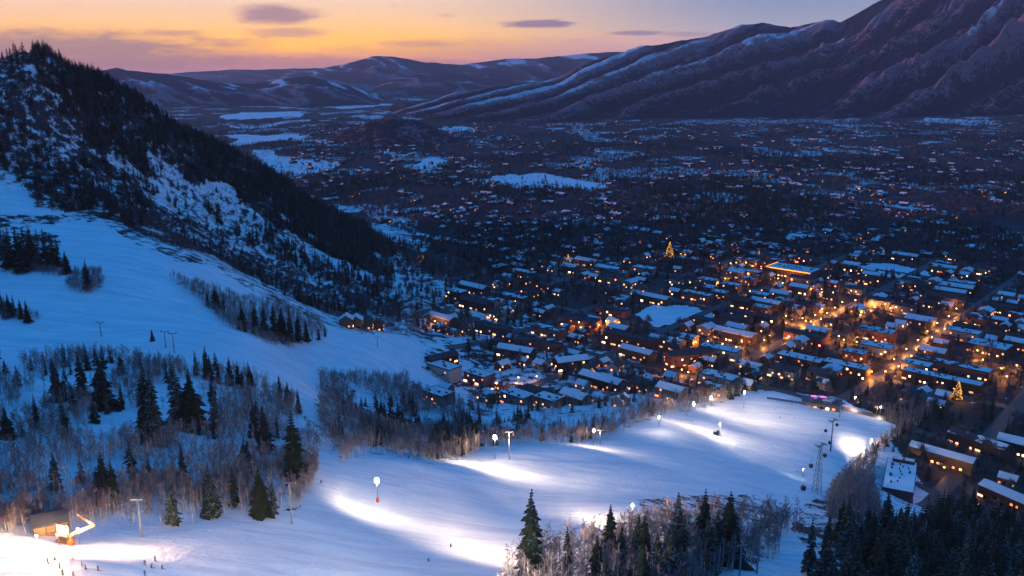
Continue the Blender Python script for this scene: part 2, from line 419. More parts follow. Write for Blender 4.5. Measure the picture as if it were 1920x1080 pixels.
# one sheet, finer near the camera
def build_ground():
    az_ = np.concatenate([np.linspace(-1.25, -0.62, 60, endpoint=False), np.linspace(-0.62, 0.62, 760), np.linspace(0.62, 1.25, 60)[1:]])
    dist = np.concatenate([np.geomspace(60, 1700, 780, endpoint=False), np.geomspace(1700, 7500, 260, endpoint=False), np.geomspace(7500, 19500, 40)])
    AZ, D = np.meshgrid(az_, dist)
    # plan positions: rows are arcs
    Xg = D*np.sin(AZ); Yg = D*np.cos(AZ)
    Zg = hgt(Xg, Yg)
    lowdrop = sstep(9000, 19000, D)*40; Zg = Zg - lowdrop
    x = Xg.ravel(); y = Yg.ravel()
    snow = np.zeros(x.shape)
    # valley floor: a little snow between trees
    snow[:] = 0.31 + 0.22*(fbm(x/110, y/170, 3, 44) > .26)*sstep(1100, 1500, y)
    face = sstep(0, 120, -(x) - 0.62*(y-1150) + 40)*sstep(700, 800, y)
    snow = np.maximum(snow, 0.52*face*(1 - 0.9*sstep(1000, 1150, y-0.2*x-60)) + 0.52*face*sstep(1000, 1150, y-0.2*x-60))
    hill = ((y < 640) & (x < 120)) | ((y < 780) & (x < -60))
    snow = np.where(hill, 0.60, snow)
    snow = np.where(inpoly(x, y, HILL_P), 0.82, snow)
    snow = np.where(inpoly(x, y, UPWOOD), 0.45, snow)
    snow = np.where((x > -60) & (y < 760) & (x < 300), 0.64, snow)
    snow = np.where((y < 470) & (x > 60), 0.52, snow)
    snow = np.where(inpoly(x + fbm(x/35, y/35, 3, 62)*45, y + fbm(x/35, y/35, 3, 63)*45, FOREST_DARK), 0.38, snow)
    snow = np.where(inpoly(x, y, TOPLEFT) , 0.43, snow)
    ja = 3 + np.maximum(0, D.ravel()-1200)*0.03; js = 9 + np.maximum(0, D.ravel()-1200)*.05
    jx = x + fbm(x/js, y/js, 4, 5)*ja; jy = y + fbm(x/js, y/js, 4, 6)*ja*2
    for k, P in SNOWP.items():
        if len(P) < 3: continue
        val = {'f1': .62, 'golf': .72, 'f7': .62, 'clear1': .8, 'clear2': .8, 'f9': .5, 'f10': .58, 'f8': .52, 'f2': .72, 'f3': .66, 'f5': .7, 'f6': .6, 'field': .85, 'park': .9}.get(k, 1.0)
        snow = np.where(inpoly(jx, jy, P), val, snow)
    for P in ISL: snow = np.where(inpoly(jx, jy, P), .64, snow)
    nr, ncol = D.shape
    idx = np.arange(nr*ncol).reshape(nr, ncol)
    quads = np.stack([idx[:-1,:-1], idx[:-1,1:], idx[1:,1:], idx[1:,:-1]], -1).reshape(-1, 4)
    # faces are split into named pieces of the setting that share their borders
    fx = x[quads].mean(1); fy = y[quads].mean(1)
    low = inpoly(fx, fy, SNOWP['lower']) | inpoly(fx, fy, SNOWP['upper'])
    mtn = (~low) & (fy > 800) & ((-(fx) - 0.62*(fy-1150) + 40) > 20) & (fy < 2200)
    V = np.stack([x, y, Zg.ravel()], 1)
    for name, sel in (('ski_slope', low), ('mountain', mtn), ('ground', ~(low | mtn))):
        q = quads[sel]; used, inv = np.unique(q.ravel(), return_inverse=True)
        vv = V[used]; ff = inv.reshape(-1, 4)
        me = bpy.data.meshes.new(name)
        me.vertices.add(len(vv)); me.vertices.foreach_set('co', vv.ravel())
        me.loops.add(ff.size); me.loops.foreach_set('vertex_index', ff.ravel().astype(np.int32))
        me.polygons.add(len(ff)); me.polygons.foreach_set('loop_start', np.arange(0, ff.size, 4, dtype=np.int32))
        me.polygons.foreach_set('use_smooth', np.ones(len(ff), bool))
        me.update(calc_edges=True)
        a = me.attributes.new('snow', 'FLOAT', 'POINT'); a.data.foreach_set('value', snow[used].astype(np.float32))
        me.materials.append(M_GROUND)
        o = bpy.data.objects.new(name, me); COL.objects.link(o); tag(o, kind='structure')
build_ground()

# ------------------------------------------------------------------ ranges beyond the valley
def range_mat(name, dark, light, snow_lo, snow_hi, scale, str_rot=0.0):
    m, n, b = mat(name, 0.9, 0.1)
    P_ = n.n('ShaderNodeNewGeometry').outputs['Position']
    at = n.n('ShaderNodeAttribute'); at.attribute_name = 'snow'
    f1 = n.noise(P_, scale, 7.0, 0.65); f2 = n.noise(P_, scale*6, 5.0, 0.65)
    f = n.math('ADD', n.math('MULTIPLY', f1, 0.6), n.math('MULTIPLY', f2, 0.4))
    mask = n.mr(n.math('ADD', f, n.math('MULTIPLY', n.math('SUBTRACT', at.outputs['Fac'], 0.5), 0.5)), snow_lo, snow_hi)
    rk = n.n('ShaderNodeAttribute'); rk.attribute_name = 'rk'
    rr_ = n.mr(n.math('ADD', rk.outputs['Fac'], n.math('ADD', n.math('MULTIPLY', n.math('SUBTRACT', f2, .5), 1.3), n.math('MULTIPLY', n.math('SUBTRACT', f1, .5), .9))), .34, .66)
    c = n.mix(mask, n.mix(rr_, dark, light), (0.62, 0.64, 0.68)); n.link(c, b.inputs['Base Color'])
    bp = n.n('ShaderNodeBump'); bp.inputs['Strength'].default_value = 0.7; bp.inputs['Distance'].default_value = 25.0
    n.link(f2, bp.inputs['Height']); n.link(bp.outputs[0], b.inputs['Normal'])
    return m
def grid_obj(name, V, nr, nc, snow, m, rk=None):
    idx = np.arange(nr*nc).reshape(nr, nc)
    ff = np.stack([idx[:-1,:-1], idx[:-1,1:], idx[1:,1:], idx[1:,:-1]], -1).reshape(-1, 4)
    me = bpy.data.meshes.new(name)
    me.vertices.add(len(V)); me.vertices.foreach_set('co', V.ravel())
    me.loops.add(ff.size); me.loops.foreach_set('vertex_index', ff.ravel().astype(np.int32))
    me.polygons.add(len(ff)); me.polygons.foreach_set('loop_start', np.arange(0, ff.size, 4, dtype=np.int32))
    me.polygons.foreach_set('use_smooth', np.ones(len(ff), bool)); me.update(calc_edges=True)
    a = me.attributes.new('snow', 'FLOAT', 'POINT'); a.data.foreach_set('value', snow.ravel().astype(np.float32))
    a = me.attributes.new('rk', 'FLOAT', 'POINT'); a.data.foreach_set('value', (np.full(V.shape[0], .4) if rk is None else rk.ravel()).astype(np.float32))
    me.materials.append(m)
    o = bpy.data.objects.new(name, me); COL.objects.link(o); tag(o, kind='structure'); return o
def ridge(name, crest, yc, yf, m, nu=260, nt=60, amp=0.10, seed=1, back=1.35, q=None, fscale=1.0):
    """crest: (u, v) profile; yc/yf crest and foot distance (interpolated over u)."""
    us = np.linspace(crest[0][0], crest[-1][0], nu)
    vc = np.interp(us, [c[0] for c in crest], [c[1] for c in crest])
    vc = vc + fbm(us/22*fscale, us*0+seed, 4, seed)*2.2
    YC = np.interp(us, [c[0] for c in yc], [c[1] for c in yc]); YF = np.interp(us, [c[0] for c in yf], [c[1] for c in yf])
    a = (us-960)/F; s = (vc-540)/F; fw = cP - s*sP; dn = -(sP + s*cP)
    zc = H0 + dn/fw*YC; ax = a/fw
    ts = np.concatenate([np.linspace(0, 1, nt), np.linspace(1, 2, nt//2)[1:]])
    TT, UU = np.meshgrid(ts, us, indexing='ij')
    TC = np.clip(TT, 0, 1); TB = np.clip(TT-1, 0, 1)
    Yv = YF + (YC-YF)*TC + (YC*(back-1))*TB
    zz = zc*(TC**1.25)*(1-TB**1.2)
    if q is None: ph = UU/60 + TC*2.0
    else: ph = q(UU, TC)
    if q is None: wv = np.abs(fbm(ph, TC*2.2 + seed, 4, seed+3))          # ridged
    else:
        tri = lambda a_: np.abs(2*(a_ - np.floor(a_)) - 1)
        k1 = tri(ph); k2 = tri(ph*2.37 + .9*fbm(UU/120, TC*3, 2, 5)); k3 = tri(ph*5.3 + 1.5*fbm(UU/60, TC*5, 3, 6))
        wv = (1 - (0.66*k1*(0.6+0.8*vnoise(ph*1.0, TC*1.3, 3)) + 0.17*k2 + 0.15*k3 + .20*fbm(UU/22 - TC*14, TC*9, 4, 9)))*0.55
    env = np.sin(np.pi*np.clip(TC, 0, 1)**0.8) if q is None else np.clip(TC*3.0, 0, 1)*np.clip((1-TC)*5+.25, 0, 1)*(TT <= 1.0)*1.15
    zz = zz + zc*amp*env*(0.45 - wv*1.7) + (zc*amp*0.25*env*fbm(UU/14, TC*9, 3, seed+8) if q is None else -zc*amp*.12*env)
    zz = zz - 25*(TC < 0.001)
    Xv = ax*Yv
    # spur line pattern also says where snow lies
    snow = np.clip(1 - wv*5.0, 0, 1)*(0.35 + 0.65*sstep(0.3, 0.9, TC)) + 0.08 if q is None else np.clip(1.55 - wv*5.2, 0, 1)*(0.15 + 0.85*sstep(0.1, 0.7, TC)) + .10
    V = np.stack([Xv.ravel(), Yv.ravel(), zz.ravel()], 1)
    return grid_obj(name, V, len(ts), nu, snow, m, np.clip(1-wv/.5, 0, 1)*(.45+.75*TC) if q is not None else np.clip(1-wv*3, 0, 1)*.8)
M_RED = range_mat('brush_mountain', (0.014, 0.014, 0.020), (0.30, 0.155, 0.165), 0.675, 0.79, 0.008)  # ridge brush and gully conifers, with relief and afterglow put into their tones
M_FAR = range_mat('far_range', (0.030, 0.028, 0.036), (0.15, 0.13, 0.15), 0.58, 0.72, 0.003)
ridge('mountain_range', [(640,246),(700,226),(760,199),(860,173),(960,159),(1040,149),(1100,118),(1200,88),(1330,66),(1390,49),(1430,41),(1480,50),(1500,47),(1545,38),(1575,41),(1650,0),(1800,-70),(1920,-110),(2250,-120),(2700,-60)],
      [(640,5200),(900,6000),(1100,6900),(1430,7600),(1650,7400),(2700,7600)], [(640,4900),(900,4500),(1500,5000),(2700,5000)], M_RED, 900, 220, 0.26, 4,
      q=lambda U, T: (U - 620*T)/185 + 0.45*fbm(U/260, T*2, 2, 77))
ridge('hills', [(-500,180),(-100,150),(100,150),(180,133),(215,128),(250,132),(330,141),(400,153),(470,158),(520,150),(575,143),(620,152),(680,170),(720,188),(760,204)],
      [(-500,7800),(760,7400)], [(-500,5600),(760,6300)], M_FAR, 300, 60, 0.22, 12)
ridge('hills', [(380,175),(480,155),(540,138),(640,122),(700,106),(740,105),(800,117),(870,121),(940,111),(1000,110),(1060,105),(1130,97),(1300,92),(1700,80)],
      [(380,13500),(1700,13500)], [(380,9800),(1700,9800)], M_FAR, 300, 60, 0.2, 23)
ridge('hills', [(640,200),(690,172),(730,152),(780,138),(830,137),(900,146),(1000,152),(1100,150),(1300,150)],
      [(640,10300),(1300,10300)], [(640,8000),(1300,8000)], M_FAR, 200, 40, 0.16, 31)
ridge('hills', [(-800,140),(200,146),(340,137),(430,131),(560,129),(640,128),(760,128),(1200,126),(2000,124)],
      [(-800,17500),(2000,17500)], [(-800,15200),(2000,15200)], M_FAR, 200, 30, 0.1, 41)
# small steep hill standing in the valley
def knoll():
    c = pt(735, 262, z=6.0); nr, nc = 70, 90
    xs = np.linspace(-360, 330, nc); ys = np.linspace(-300, 420, nr)
    XX, YY = np.meshgrid(xs, ys)
    rr = np.sqrt((XX/np.where(XX < 0, 260, 270))**2 + (YY/260)**2)
    z = 112*np.clip(1-rr, 0, 1)**0.85*(1 - .25*np.clip(1-rr, 0, 1)**3) + 22*np.clip(1-rr, 0, 1)*fbm(XX/90, YY/90, 4, 50) - 4*(rr > 1)
    z += h1(c[0], c[1])
    snow = 0.25 + 0.4*(np.abs(fbm(XX/70+YY/200, YY/90, 3, 52)) < 0.12)
    V = np.stack([(XX+c[0]).ravel(), (YY+c[1]).ravel(), z.ravel()], 1)
    grid_obj('hill', V, nr, nc, snow, M_RED)
knoll()

# ------------------------------------------------------------------ materials for things
def needle_mat():
    m, n, b = mat('needles', .85, .1)
    tc_ = n.n('ShaderNodeTexCoord').outputs['Object']; oi = n.n('ShaderNodeObjectInfo').outputs['Random']; g = n.n('ShaderNodeNewGeometry')
    f = n.noise(tc_, .8, 4.0); f2 = n.noise(tc_, 1.7, 3.0)
    c = n.mix(f, (.010, .018, .012), n.mix(oi, (.036, .048, .026), (.030, .052, .036)))
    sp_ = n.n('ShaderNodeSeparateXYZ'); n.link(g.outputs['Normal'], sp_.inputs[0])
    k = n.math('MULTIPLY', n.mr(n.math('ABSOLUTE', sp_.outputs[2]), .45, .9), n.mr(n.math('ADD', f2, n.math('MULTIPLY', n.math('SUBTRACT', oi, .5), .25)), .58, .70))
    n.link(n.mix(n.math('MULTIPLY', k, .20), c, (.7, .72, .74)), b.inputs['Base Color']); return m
M_NEEDLE = needle_mat()
M_BARK = simple('conifer_bark', (0.07, 0.05, 0.04), 0.9, 0.1)
M_ASPEN = simple('aspen_bark', (0.46, 0.41, 0.38), 0.8, 0.15, 0.3, 1.5)
M_TWIG = simple('twigs', (0.24, 0.175, 0.165), 0.85, 0.1, 0.35, 1.0, rnd=0.3)
def roof_mat():
    m, n, b = mat('roof_snow', .8, .2)
    oi = n.n('ShaderNodeObjectInfo').outputs['Random']; tc_ = n.n('ShaderNodeTexCoord').outputs['Object']
    off = n.n('ShaderNodeVectorMath', operation='ADD'); n.link(tc_, off.inputs[0]); cx = n.n('ShaderNodeCombineXYZ'); n.link(n.math('MULTIPLY', oi, 97.0), cx.inputs[0]); n.link(cx.outputs[0], off.inputs[1])
    f = n.math('ADD', n.math('MULTIPLY', n.noise(off.outputs[0], .12, 4.0, .6), .6), n.math('MULTIPLY', n.noise(off.outputs[0], .02, 2.0, .5), .4))
    k = n.mr(n.math('ADD', f, n.math('MULTIPLY', n.math('SUBTRACT', oi, .5), .42)), .44, .50)
    n.link(n.mix(k, (.05, .045, .05), n.mix(f, (.42, .43, .46), (.80, .82, .84))), b.inputs['Base Color']); return m
M_TWIGD = simple('dark_twigs', (0.12, 0.10, 0.11), 0.85, 0.1, 0.35, 1.0)
M_SNOW = roof_mat()
M_SNOWF = simple('fresh_snow', SNOWCOL, 0.8, 0.15, 0.06, 0.15)
M_STEEL = simple('galvanised_steel', (0.22, 0.23, 0.25), 0.45, 0.5, 0.15, 2.0, metal=0.4)
M_DARKM = simple('dark_metal', (0.03, 0.032, 0.04), 0.4, 0.5, 0.2, 2.0)
M_ASPH = simple('wet_asphalt', (0.055, 0.05, 0.05), 0.55, 0.4, 0.5, 0.12)
M_WOOD = simple('timber', (0.16, 0.09, 0.05), 0.8, 0.2, 0.3, 1.5)
M_ORANGE = simple('orange_padding', (0.75, 0.14, 0.03), 0.6, 0.3, 0.15, 3.0)
M_CABIN = simple('cabin_shell', (0.03, 0.035, 0.05), 0.3, 0.5, 0.2, 1.0)
M_GLASS = simple('tinted_glass', (0.02, 0.025, 0.03), 0.08, 0.6, 0.1, 1.0)
WALLS = [simple('wall_'+k, c, 0.85, 0.15, 0.2, 0.4, rnd=0.4) for k, c in (
    ('brick', (0.20, 0.08, 0.06)), ('timber', (0.15, 0.09, 0.055)), ('plaster', (0.30, 0.24, 0.20)), ('slate', (0.09, 0.09, 0.11)), ('darkwood', (0.06, 0.04, 0.035)))]
def emit(name, col, strength, cut=None, sampled=False, spread=0.0):
    m = bpy.data.materials.new(name); m.use_nodes = True; n = NT(m.node_tree)
    e = n.n('ShaderNodeEmission'); o = n.n('ShaderNodeOutputMaterial'); n.link(e.outputs[0], o.inputs[0])
    if cut is None:
        e.inputs[0].default_value = (*col, 1); e.inputs[1].default_value = strength
    else:
        r = n.n('ShaderNodeObjectInfo').outputs['Random']
        r2 = n.math('FRACT', n.math('MULTIPLY', r, 17.31)); r3 = n.math('FRACT', n.math('MULTIPLY', r, 53.7))
        n.link(n.mix(r2, col, spread or (1.0, 0.62, 0.34)), e.inputs[0])
        on = n.math('GREATER_THAN', r, cut)
        n.link(n.math('MULTIPLY', on, n.math('MULTIPLY', n.math('ADD', n.math('POWER', r3, 3.5), 0.10), strength)), e.inputs[1])
    m.cycles.emission_sampling = 'FRONT' if sampled else 'NONE'
    return m
M_WIN = emit('lit_window', (1.0, 0.17, 0.03), 6.0, cut=0.40)
M_WINB = emit('lit_window_bright', (1.0, 0.22, 0.04), 13, cut=0.2)
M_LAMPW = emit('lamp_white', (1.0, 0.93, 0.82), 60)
M_LAMPO = emit('lamp_orange', (1.0, 0.38, 0.08), 26)
M_XMAS = emit('fairy_lights', (1.0, 0.42, 0.05), 3.2)
M_PINK = emit('pink_light', (0.9, 0.10, 0.75), 2.6)
M_NEON = emit('roofline_lights', (1.0, 0.40, 0.03), 2.4)

# ------------------------------------------------------------------ trees
def conifer_crown(h, r, nw=22, nb=9, seed=0):
    rnd = random.Random(seed); vs = []; fs = []
    for k in range(nw):
        t = k/(nw-1); z = h*(0.10 + 0.88*t**0.92)
        rr = r*(1-t)**0.85*(0.75+0.5*rnd.random()) + 0.15
        n = max(4, int(nb*(1-0.45*t)))
        for i in range(n):
            a = 2*math.pi*(i+rnd.random()*0.9)/n
            if rnd.random() < 0.10: continue
            L = rr*(0.62+0.5*rnd.random()); dz = -L*(0.20+0.3*rnd.random())
            wd = L*(0.28+0.16*rnd.random())+0.12
            ca, sa = math.cos(a), math.sin(a); b = len(vs)
            th = 0.10*h/nw*4
            vs += [(0, 0, z+th*0.6), (ca*L*0.55 - sa*wd, sa*L*0.55 + ca*wd, z+dz*0.35), (ca*L, sa*L, z+dz), (ca*L*0.55+sa*wd, sa*L*0.55-ca*wd, z+dz*0.35),
                   (ca*L*0.5, sa*L*0.5, z+dz*0.4-th), (ca*L*0.15, sa*L*0.15, z-th)]
            fs += [(b, b+1, b+2), (b, b+2, b+3), (b+1, b+4, b+2), (b+3, b+2, b+4), (b+5, b+4, b+1), (b+5, b+3, b+4)]
    b = len(vs); vs += [(0.12, 0, h*0.93), (-0.08, 0.1, h*0.93), (-0.08, -0.1, h*0.93), (0, 0, h)]; fs += [(b, b+1, b+3), (b+1, b+2, b+3), (b+2, b, b+3)]
    return vs, fs
def make_conifer(i, h=18.0, r=3.0, nw=22, nb=9):
    root = empty('conifer_tree')
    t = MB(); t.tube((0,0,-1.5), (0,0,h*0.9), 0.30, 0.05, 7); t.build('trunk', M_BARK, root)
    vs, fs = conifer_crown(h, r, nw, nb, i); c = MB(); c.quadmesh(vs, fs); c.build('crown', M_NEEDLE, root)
    return root
def aspen_parts(i, h=14.0, dense=1.0, spread=0.16):
    rnd = random.Random(100+i); tr = MB(); cr = MB()
    pts = [Vector((0,0,-1.0))]; lean = Vector((rnd.uniform(-.05,.05), rnd.uniform(-.05,.05), 0))
    for k in range(1, 6): pts.append(Vector((lean.x*h*k/5 + rnd.uniform(-.12,.12), lean.y*h*k/5 + rnd.uniform(-.12,.12), h*0.92*k/5)))
    for k in range(5): tr.tube(pts[k], pts[k+1], 0.17-0.028*k, 0.17-0.028*(k+1), 5, False)
    nbr = int(15*dense)
    for b in range(nbr):
        t = 0.34 + 0.62*(b+rnd.random())/nbr; k = min(4, int(t*5)); p = pts[k].lerp(pts[k+1], t*5-k)
        a = rnd.uniform(0, 6.283); L = h*spread*(1.25-t)*rnd.uniform(0.8, 1.5)
        d = Vector((math.cos(a), math.sin(a), rnd.uniform(0.7, 1.6))).normalized(); q = p + d*L
        cr.tube(p, q, 0.075, 0.045, 3, False)
        for j in range(int(5*dense)):
            s_ = p.lerp(q, rnd.uniform(0.3, 1.0)); a2 = a + rnd.uniform(-1.3, 1.3)
            e = s_ + Vector((math.cos(a2), math.sin(a2), rnd.uniform(0.4, 1.8))).normalized()*L*rnd.uniform(0.35, 0.75)
            cr.tube(s_, e, 0.05, 0.03, 3, False)
            for jj in range(2):
                s2 = s_.lerp(e, rnd.uniform(0.3, .9)); a3 = a2 + rnd.uniform(-1.2, 1.2)
                cr.tube(s2, s2 + Vector((math.cos(a3), math.sin(a3), rnd.uniform(.3, 1.6))).normalized()*L*rnd.uniform(.2, .4), 0.04, 0.022, 3, False)
    return tr, cr
def make_aspen(i, **kw):
    root = empty('bare_tree'); tr, cr = aspen_parts(i, **kw)
    tr.build('trunk', M_ASPEN, root); cr.build('crown', M_TWIG, root); return root
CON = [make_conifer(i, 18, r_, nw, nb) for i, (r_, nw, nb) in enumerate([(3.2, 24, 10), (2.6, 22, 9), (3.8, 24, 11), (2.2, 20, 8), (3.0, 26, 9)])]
ASP = [make_aspen(i, h=14, dense=1.0 + 0.1*(i % 3), spread=0.13+0.02*(i % 4)) for i in range(7)]
used_proto = {}
def place(proto, x, y, h, base_h, label, cat, group, wide=1.0, z=None):
    if id(proto) not in used_proto: used_proto[id(proto)] = True; o = proto
    else: o = copy_tree(proto)
    s = h/base_h
    o.location = (x, y, (h1(x, y) if z is None else z) - 0.1); o.rotation_euler = (0, 0, random.uniform(0, 6.28)); o.scale = (s*wide, s*wide, s)
    tag(o, label, cat, group); return o

con_count = 0; asp_count = 0
placed = []       # (x, y, r)
def conifer_px(u, vt, vb, label, group, wide=1.0, k=None):
    """a conifer whose foot is on the ground seen at (u, vb)"""
    global con_count
    p = unproj(u, vb)
    if p is None: return
    vbb = project(p[0], p[1], p[2])[1]
    h = (vbb-vt)/F*math.sqrt(p[1]**2+(H0-p[2])**2)*1.05
    h = max(5, min(34, h))
    place(CON[con_count % 5 if k is None else k], p[0], p[1], h, 18.0, label, 'conifer', group, wide); con_count += 1
    placed.append((p[0], p[1], 2.2*wide))
# conifers of the wooded hillside, one by one
G1 = 'dark conifers on the wooded left hillside'
for i, (u, vt, vb, wd, lb) in enumerate([
    (108,678,752,1.2,'dark conifer at the upper left edge of the hillside woods beside the blue run'),
    (155,666,748,1.2,'taller of two slim dark conifers against the blue run on the left'),
    (195,675,765,1.3,'broad dark conifer just right of the slim pair against the blue run'),
    (230,725,768,1.0,'short conifer in front of the blue run beside the giant spruce'),
    (280,666,822,1.25,'giant dark spruce towering over the bare hillside trees'),
    (292,700,830,1.1,'dark spruce leaning against the giant spruce on its right'),
    (335,685,800,1.3,'tall spruce heading the dense clump in the middle of the hillside'),
    (362,700,806,1.3,'right-hand twin spruce in the dense clump in the middle of the hillside'),
    (405,733,806,1.5,'broad rounded spruce at the right end of the dense middle clump'),
    (478,758,822,1.2,'left of the two near spruces above the snowy gap'),
    (497,766,846,1.3,'right of the two near spruces above the snowy gap'),
    (553,776,905,1.35,'big dark fir standing by the narrow trail at the edge of the lit slope'),
    (15,768,822,1.2,'dark conifer cut by the left picture edge among pale bare trees'),
    (70,745,802,1.2,'narrow dark conifer among pale bare trees near the left picture edge'),
    (106,853,918,1.2,'single dark conifer above the hut with the glowing lamps'),
    (198,852,942,1.2,'left of a dark conifer pair low on the hillside'),
    (216,866,950,1.1,'right of a dark conifer pair low on the hillside'),
    (280,865,900,1.0,'small conifer between the low pair and the middle of the woods'),
    (345,838,905,1.3,'dark conifer in mid woods under the dense clump'),
    (326,905,985,1.1,'dark conifer right at the lower wood edge by the lift pole'),
    (397,873,968,1.2,'dark conifer at the lower wood edge with pale trunks around it'),
    (440,880,950,1.0,'slim conifer in the row along the lower wood edge'),
    (490,878,968,1.1,'dark conifer near the right end of the lower wood edge'),
    (514,903,968,1.2,'low bushy conifer closing the right end of the lower wood edge'),
    (520,790,822,1.0,'small conifer between the near spruces and the big fir'),
    (560,735,775,.9,'slender conifer beside the narrow connecting trail'),
    (465,826,862,1.0,'small lone conifer on the pale slope of bare trees'),
    (250,870,905,1.0,'small dark conifer half hidden in the bare trees'),
    ]): conifer_px(u, vt-8, vb, lb, G1, wd*1.0)
G2 = 'conifers along the upper edge of the hillside woods'
for (u, vt, vb) in [(368,655,705),(388,648,706),(432,668,722),(447,676,722),(470,686,722),(525,700,748),(410,680,718),(395,665,712),(455,690,730),(540,715,755)]:
    conifer_px(u, vt, vb, 'dark conifer in the ragged row below the blue run, above the hillside clump', G2, 1.2)
G3 = 'conifers of the grove at the left end of the upper run'
for (u, vt, vb) in [(8,408,492),(22,415,500),(36,412,498),(50,420,500),(62,418,500),(76,428,505),(88,430,505),(100,436,500),(110,445,500),(125,470,512),(0,420,480),(16,430,505),(44,435,510)]:
    conifer_px(u, vt, vb, 'tall dark conifer of the upper grove splitting the blue run at left', G3, 1.3)
G4 = 'conifers of the lower grove at the left picture edge'
for (u, vt, vb) in [(5,545,590),(18,550,592),(28,552,595),(40,560,598),(52,562,604),(12,556,598)]:
    conifer_px(u, vt, vb, 'dark conifer of the small grove at the left edge amid the blue run', G4, 1.2)
G5 = 'conifers of the island of trees in the upper run'
for (u, vt, vb) in [(405,534,578),(420,548,588),(480,566,628),(497,568,634),(515,568,636),(530,575,640),(545,574,642),(560,585,642),(575,598,640),(598,612,638),(455,570,620),(610,610,632),(390,545,575)]:
    conifer_px(u, vt, vb, 'dark conifer in the island of trees dividing the upper run', G5, 1.2)
conifer_px(286, 616, 640, 'small lone conifer on the open blue snow below the island of trees', 'lone trees on the blue run', 1.3)
conifer_px(165, 486, 545, 'pointed conifer rising from the round thicket on the blue run', 'lone trees on the blue run', 1.3)
# right foreground
G6 = 'black conifers in the woods at the bottom right'
conifer_px(996, 916, 1085, 'tall layered spruce standing alone before the glowing snow', G6, 1.15, 4)
for (u, vt, vb, lb) in [
    (1062,985,1090,'first dark spruce to the right of the tall layered one'), (1118,1000,1100,'squat spruce at the bottom edge left of the aspen grove'),
    (1266,922,1060,'left of three pointed spruces behind the aspen grove'), (1316,915,1050,'middle and tallest of three pointed spruces behind the aspen grove'),
    (1362,920,1060,'right of three pointed spruces behind the aspen grove'), (1515,968,1080,'lone pointed conifer at the mouth of the narrow snow trail'),
    (1163,985,1085,'dark conifer between squat spruce and the three pointed ones'), (1205,962,1080,'slim conifer left of the three pointed spruces')]:
    conifer_px(u, vt, vb, lb, G6, 1.2)
rr = random.Random(5)
def nearp(x, y, r):
    return any((x-a)**2+(y-b)**2 < (r+c)**2*0.5 for a, b, c in placed[-260:])
def snowy(x, y, keys=('lower', 'upper', 'cut', 'park', 'field')):
    a = np.array([x]); b = np.array([y])
    return any(inpoly(a, b, SNOWP[k])[0] for k in keys)
n = 0; tries = 0
while n < 110 and tries < 9000:
    tries += 1
    x = rr.uniform(20, 330); y = rr.uniform(195, 400)
    u, v = project(x, y, h1(x, y)); top = project(x, y, h1(x, y)+18)
    if u > 2000 or top[1] > 1085 or snowy(x, y, ('lower',)) or nearp(x, y, 1.6): continue
    if u < 1540 and not (1130 < u < 1400 and top[1] > 975): continue
    if u > 1530 and top[1] < 915 + rr.random()*40: continue
    place(CON[rr.randrange(5)], x, y, rr.uniform(17, 27), 18, 'near-black conifer of the dense wood in the bottom right corner' if u > 1530 else 'black conifer among the bottom edge grove behind pale aspens', 'conifer', G6, rr.uniform(1.1, 1.5))
    placed.append((x, y, 2.5)); n += 1; con_count += 1
# conifers on the left mountain: the nearest ones individually
G7 = 'conifers scattered over the left mountainside'
FACE = np.array([tuple(np.array(pt(-60,112,y=1045)[:2])*1.1)] + _rw + [tuple(p) for p in P2([(770,530),(700,570),(620,590),(500,535),(400,480),(300,430),(220,400),(120,395),(0,330),(-60,330)])])
fx0, fy0 = FACE.min(0); fx1, fy1 = FACE.max(0)
cand = []
N_F = 17000
cx = RNG.uniform(fx0, fx1, N_F); cyv = RNG.uniform(fy0, fy1, N_F)
ok = inpoly(cx, cyv, FACE); cx = cx[ok]; cyv = cyv[ok]
dark = inpoly(cx + fbm(cx/35, cyv/35, 3, 62)*45, cyv + fbm(cx/35, cyv/35, 3, 63)*45, FOREST_DARK)
cl = fbm(cx/70, cyv/70, 3, 60)
keep = dark & (RNG.rand(len(cx)) < np.where(fbm(cx/28, cyv/90, 2, 61) > -.12, 0.95, .25)) | (cl > 0.26) & (RNG.rand(len(cx)) < 0.30) | (RNG.rand(len(cx)) < 0.03)
cx = cx[keep]; cyv = cyv[keep]
order = np.argsort(cyv)
NI = 110
for k in order[:NI]:
    place(CON[int(RNG.randint(5))], cx[k], cyv[k], RNG.uniform(11, 19), 18, 'dark conifer on the snow-streaked lower face of the left mountain', 'conifer', G7, 1.15); con_count += 1
STUFF_CON = [(cx[k], cyv[k], RNG.uniform(10, 18)) for k in order[NI:]]
rsx = np.random.RandomState(55)
for P_, n_, h0_, h1_ in ((UPWOOD, 200, 12, 20), (P2([(860,760),(1000,745),(1390,735),(1330,762),(1180,798),(1080,830),(960,832),(880,845)]), 90, 8, 14), (P2([(790,868),(830,800),(880,790),(900,845),(850,870)]), 60, 11, 17), (P2([(600,740),(760,740),(800,800),(700,850),(620,820)]), 90, 8, 15), (HILL_P, 75, 7, 14)):
    a0_, b0_ = P_.min(0), P_.max(0); X_ = rsx.uniform(a0_[0], b0_[0], n_*6); Y_ = rsx.uniform(a0_[1], b0_[1], n_*6); m_ = inpoly(X_, Y_, P_) & (fbm(X_/40, Y_/40, 2, 8) > -.1)
    if P_ is HILL_P: m_ &= ~inpoly(X_, Y_, SNOWP['lower']) & ~inpoly(X_, Y_, SNOWP['upper'])
    STUFF_CON += [(a, b, rsx.uniform(h0_, h1_)) for a, b in list(zip(X_[m_], Y_[m_]))[:n_]]
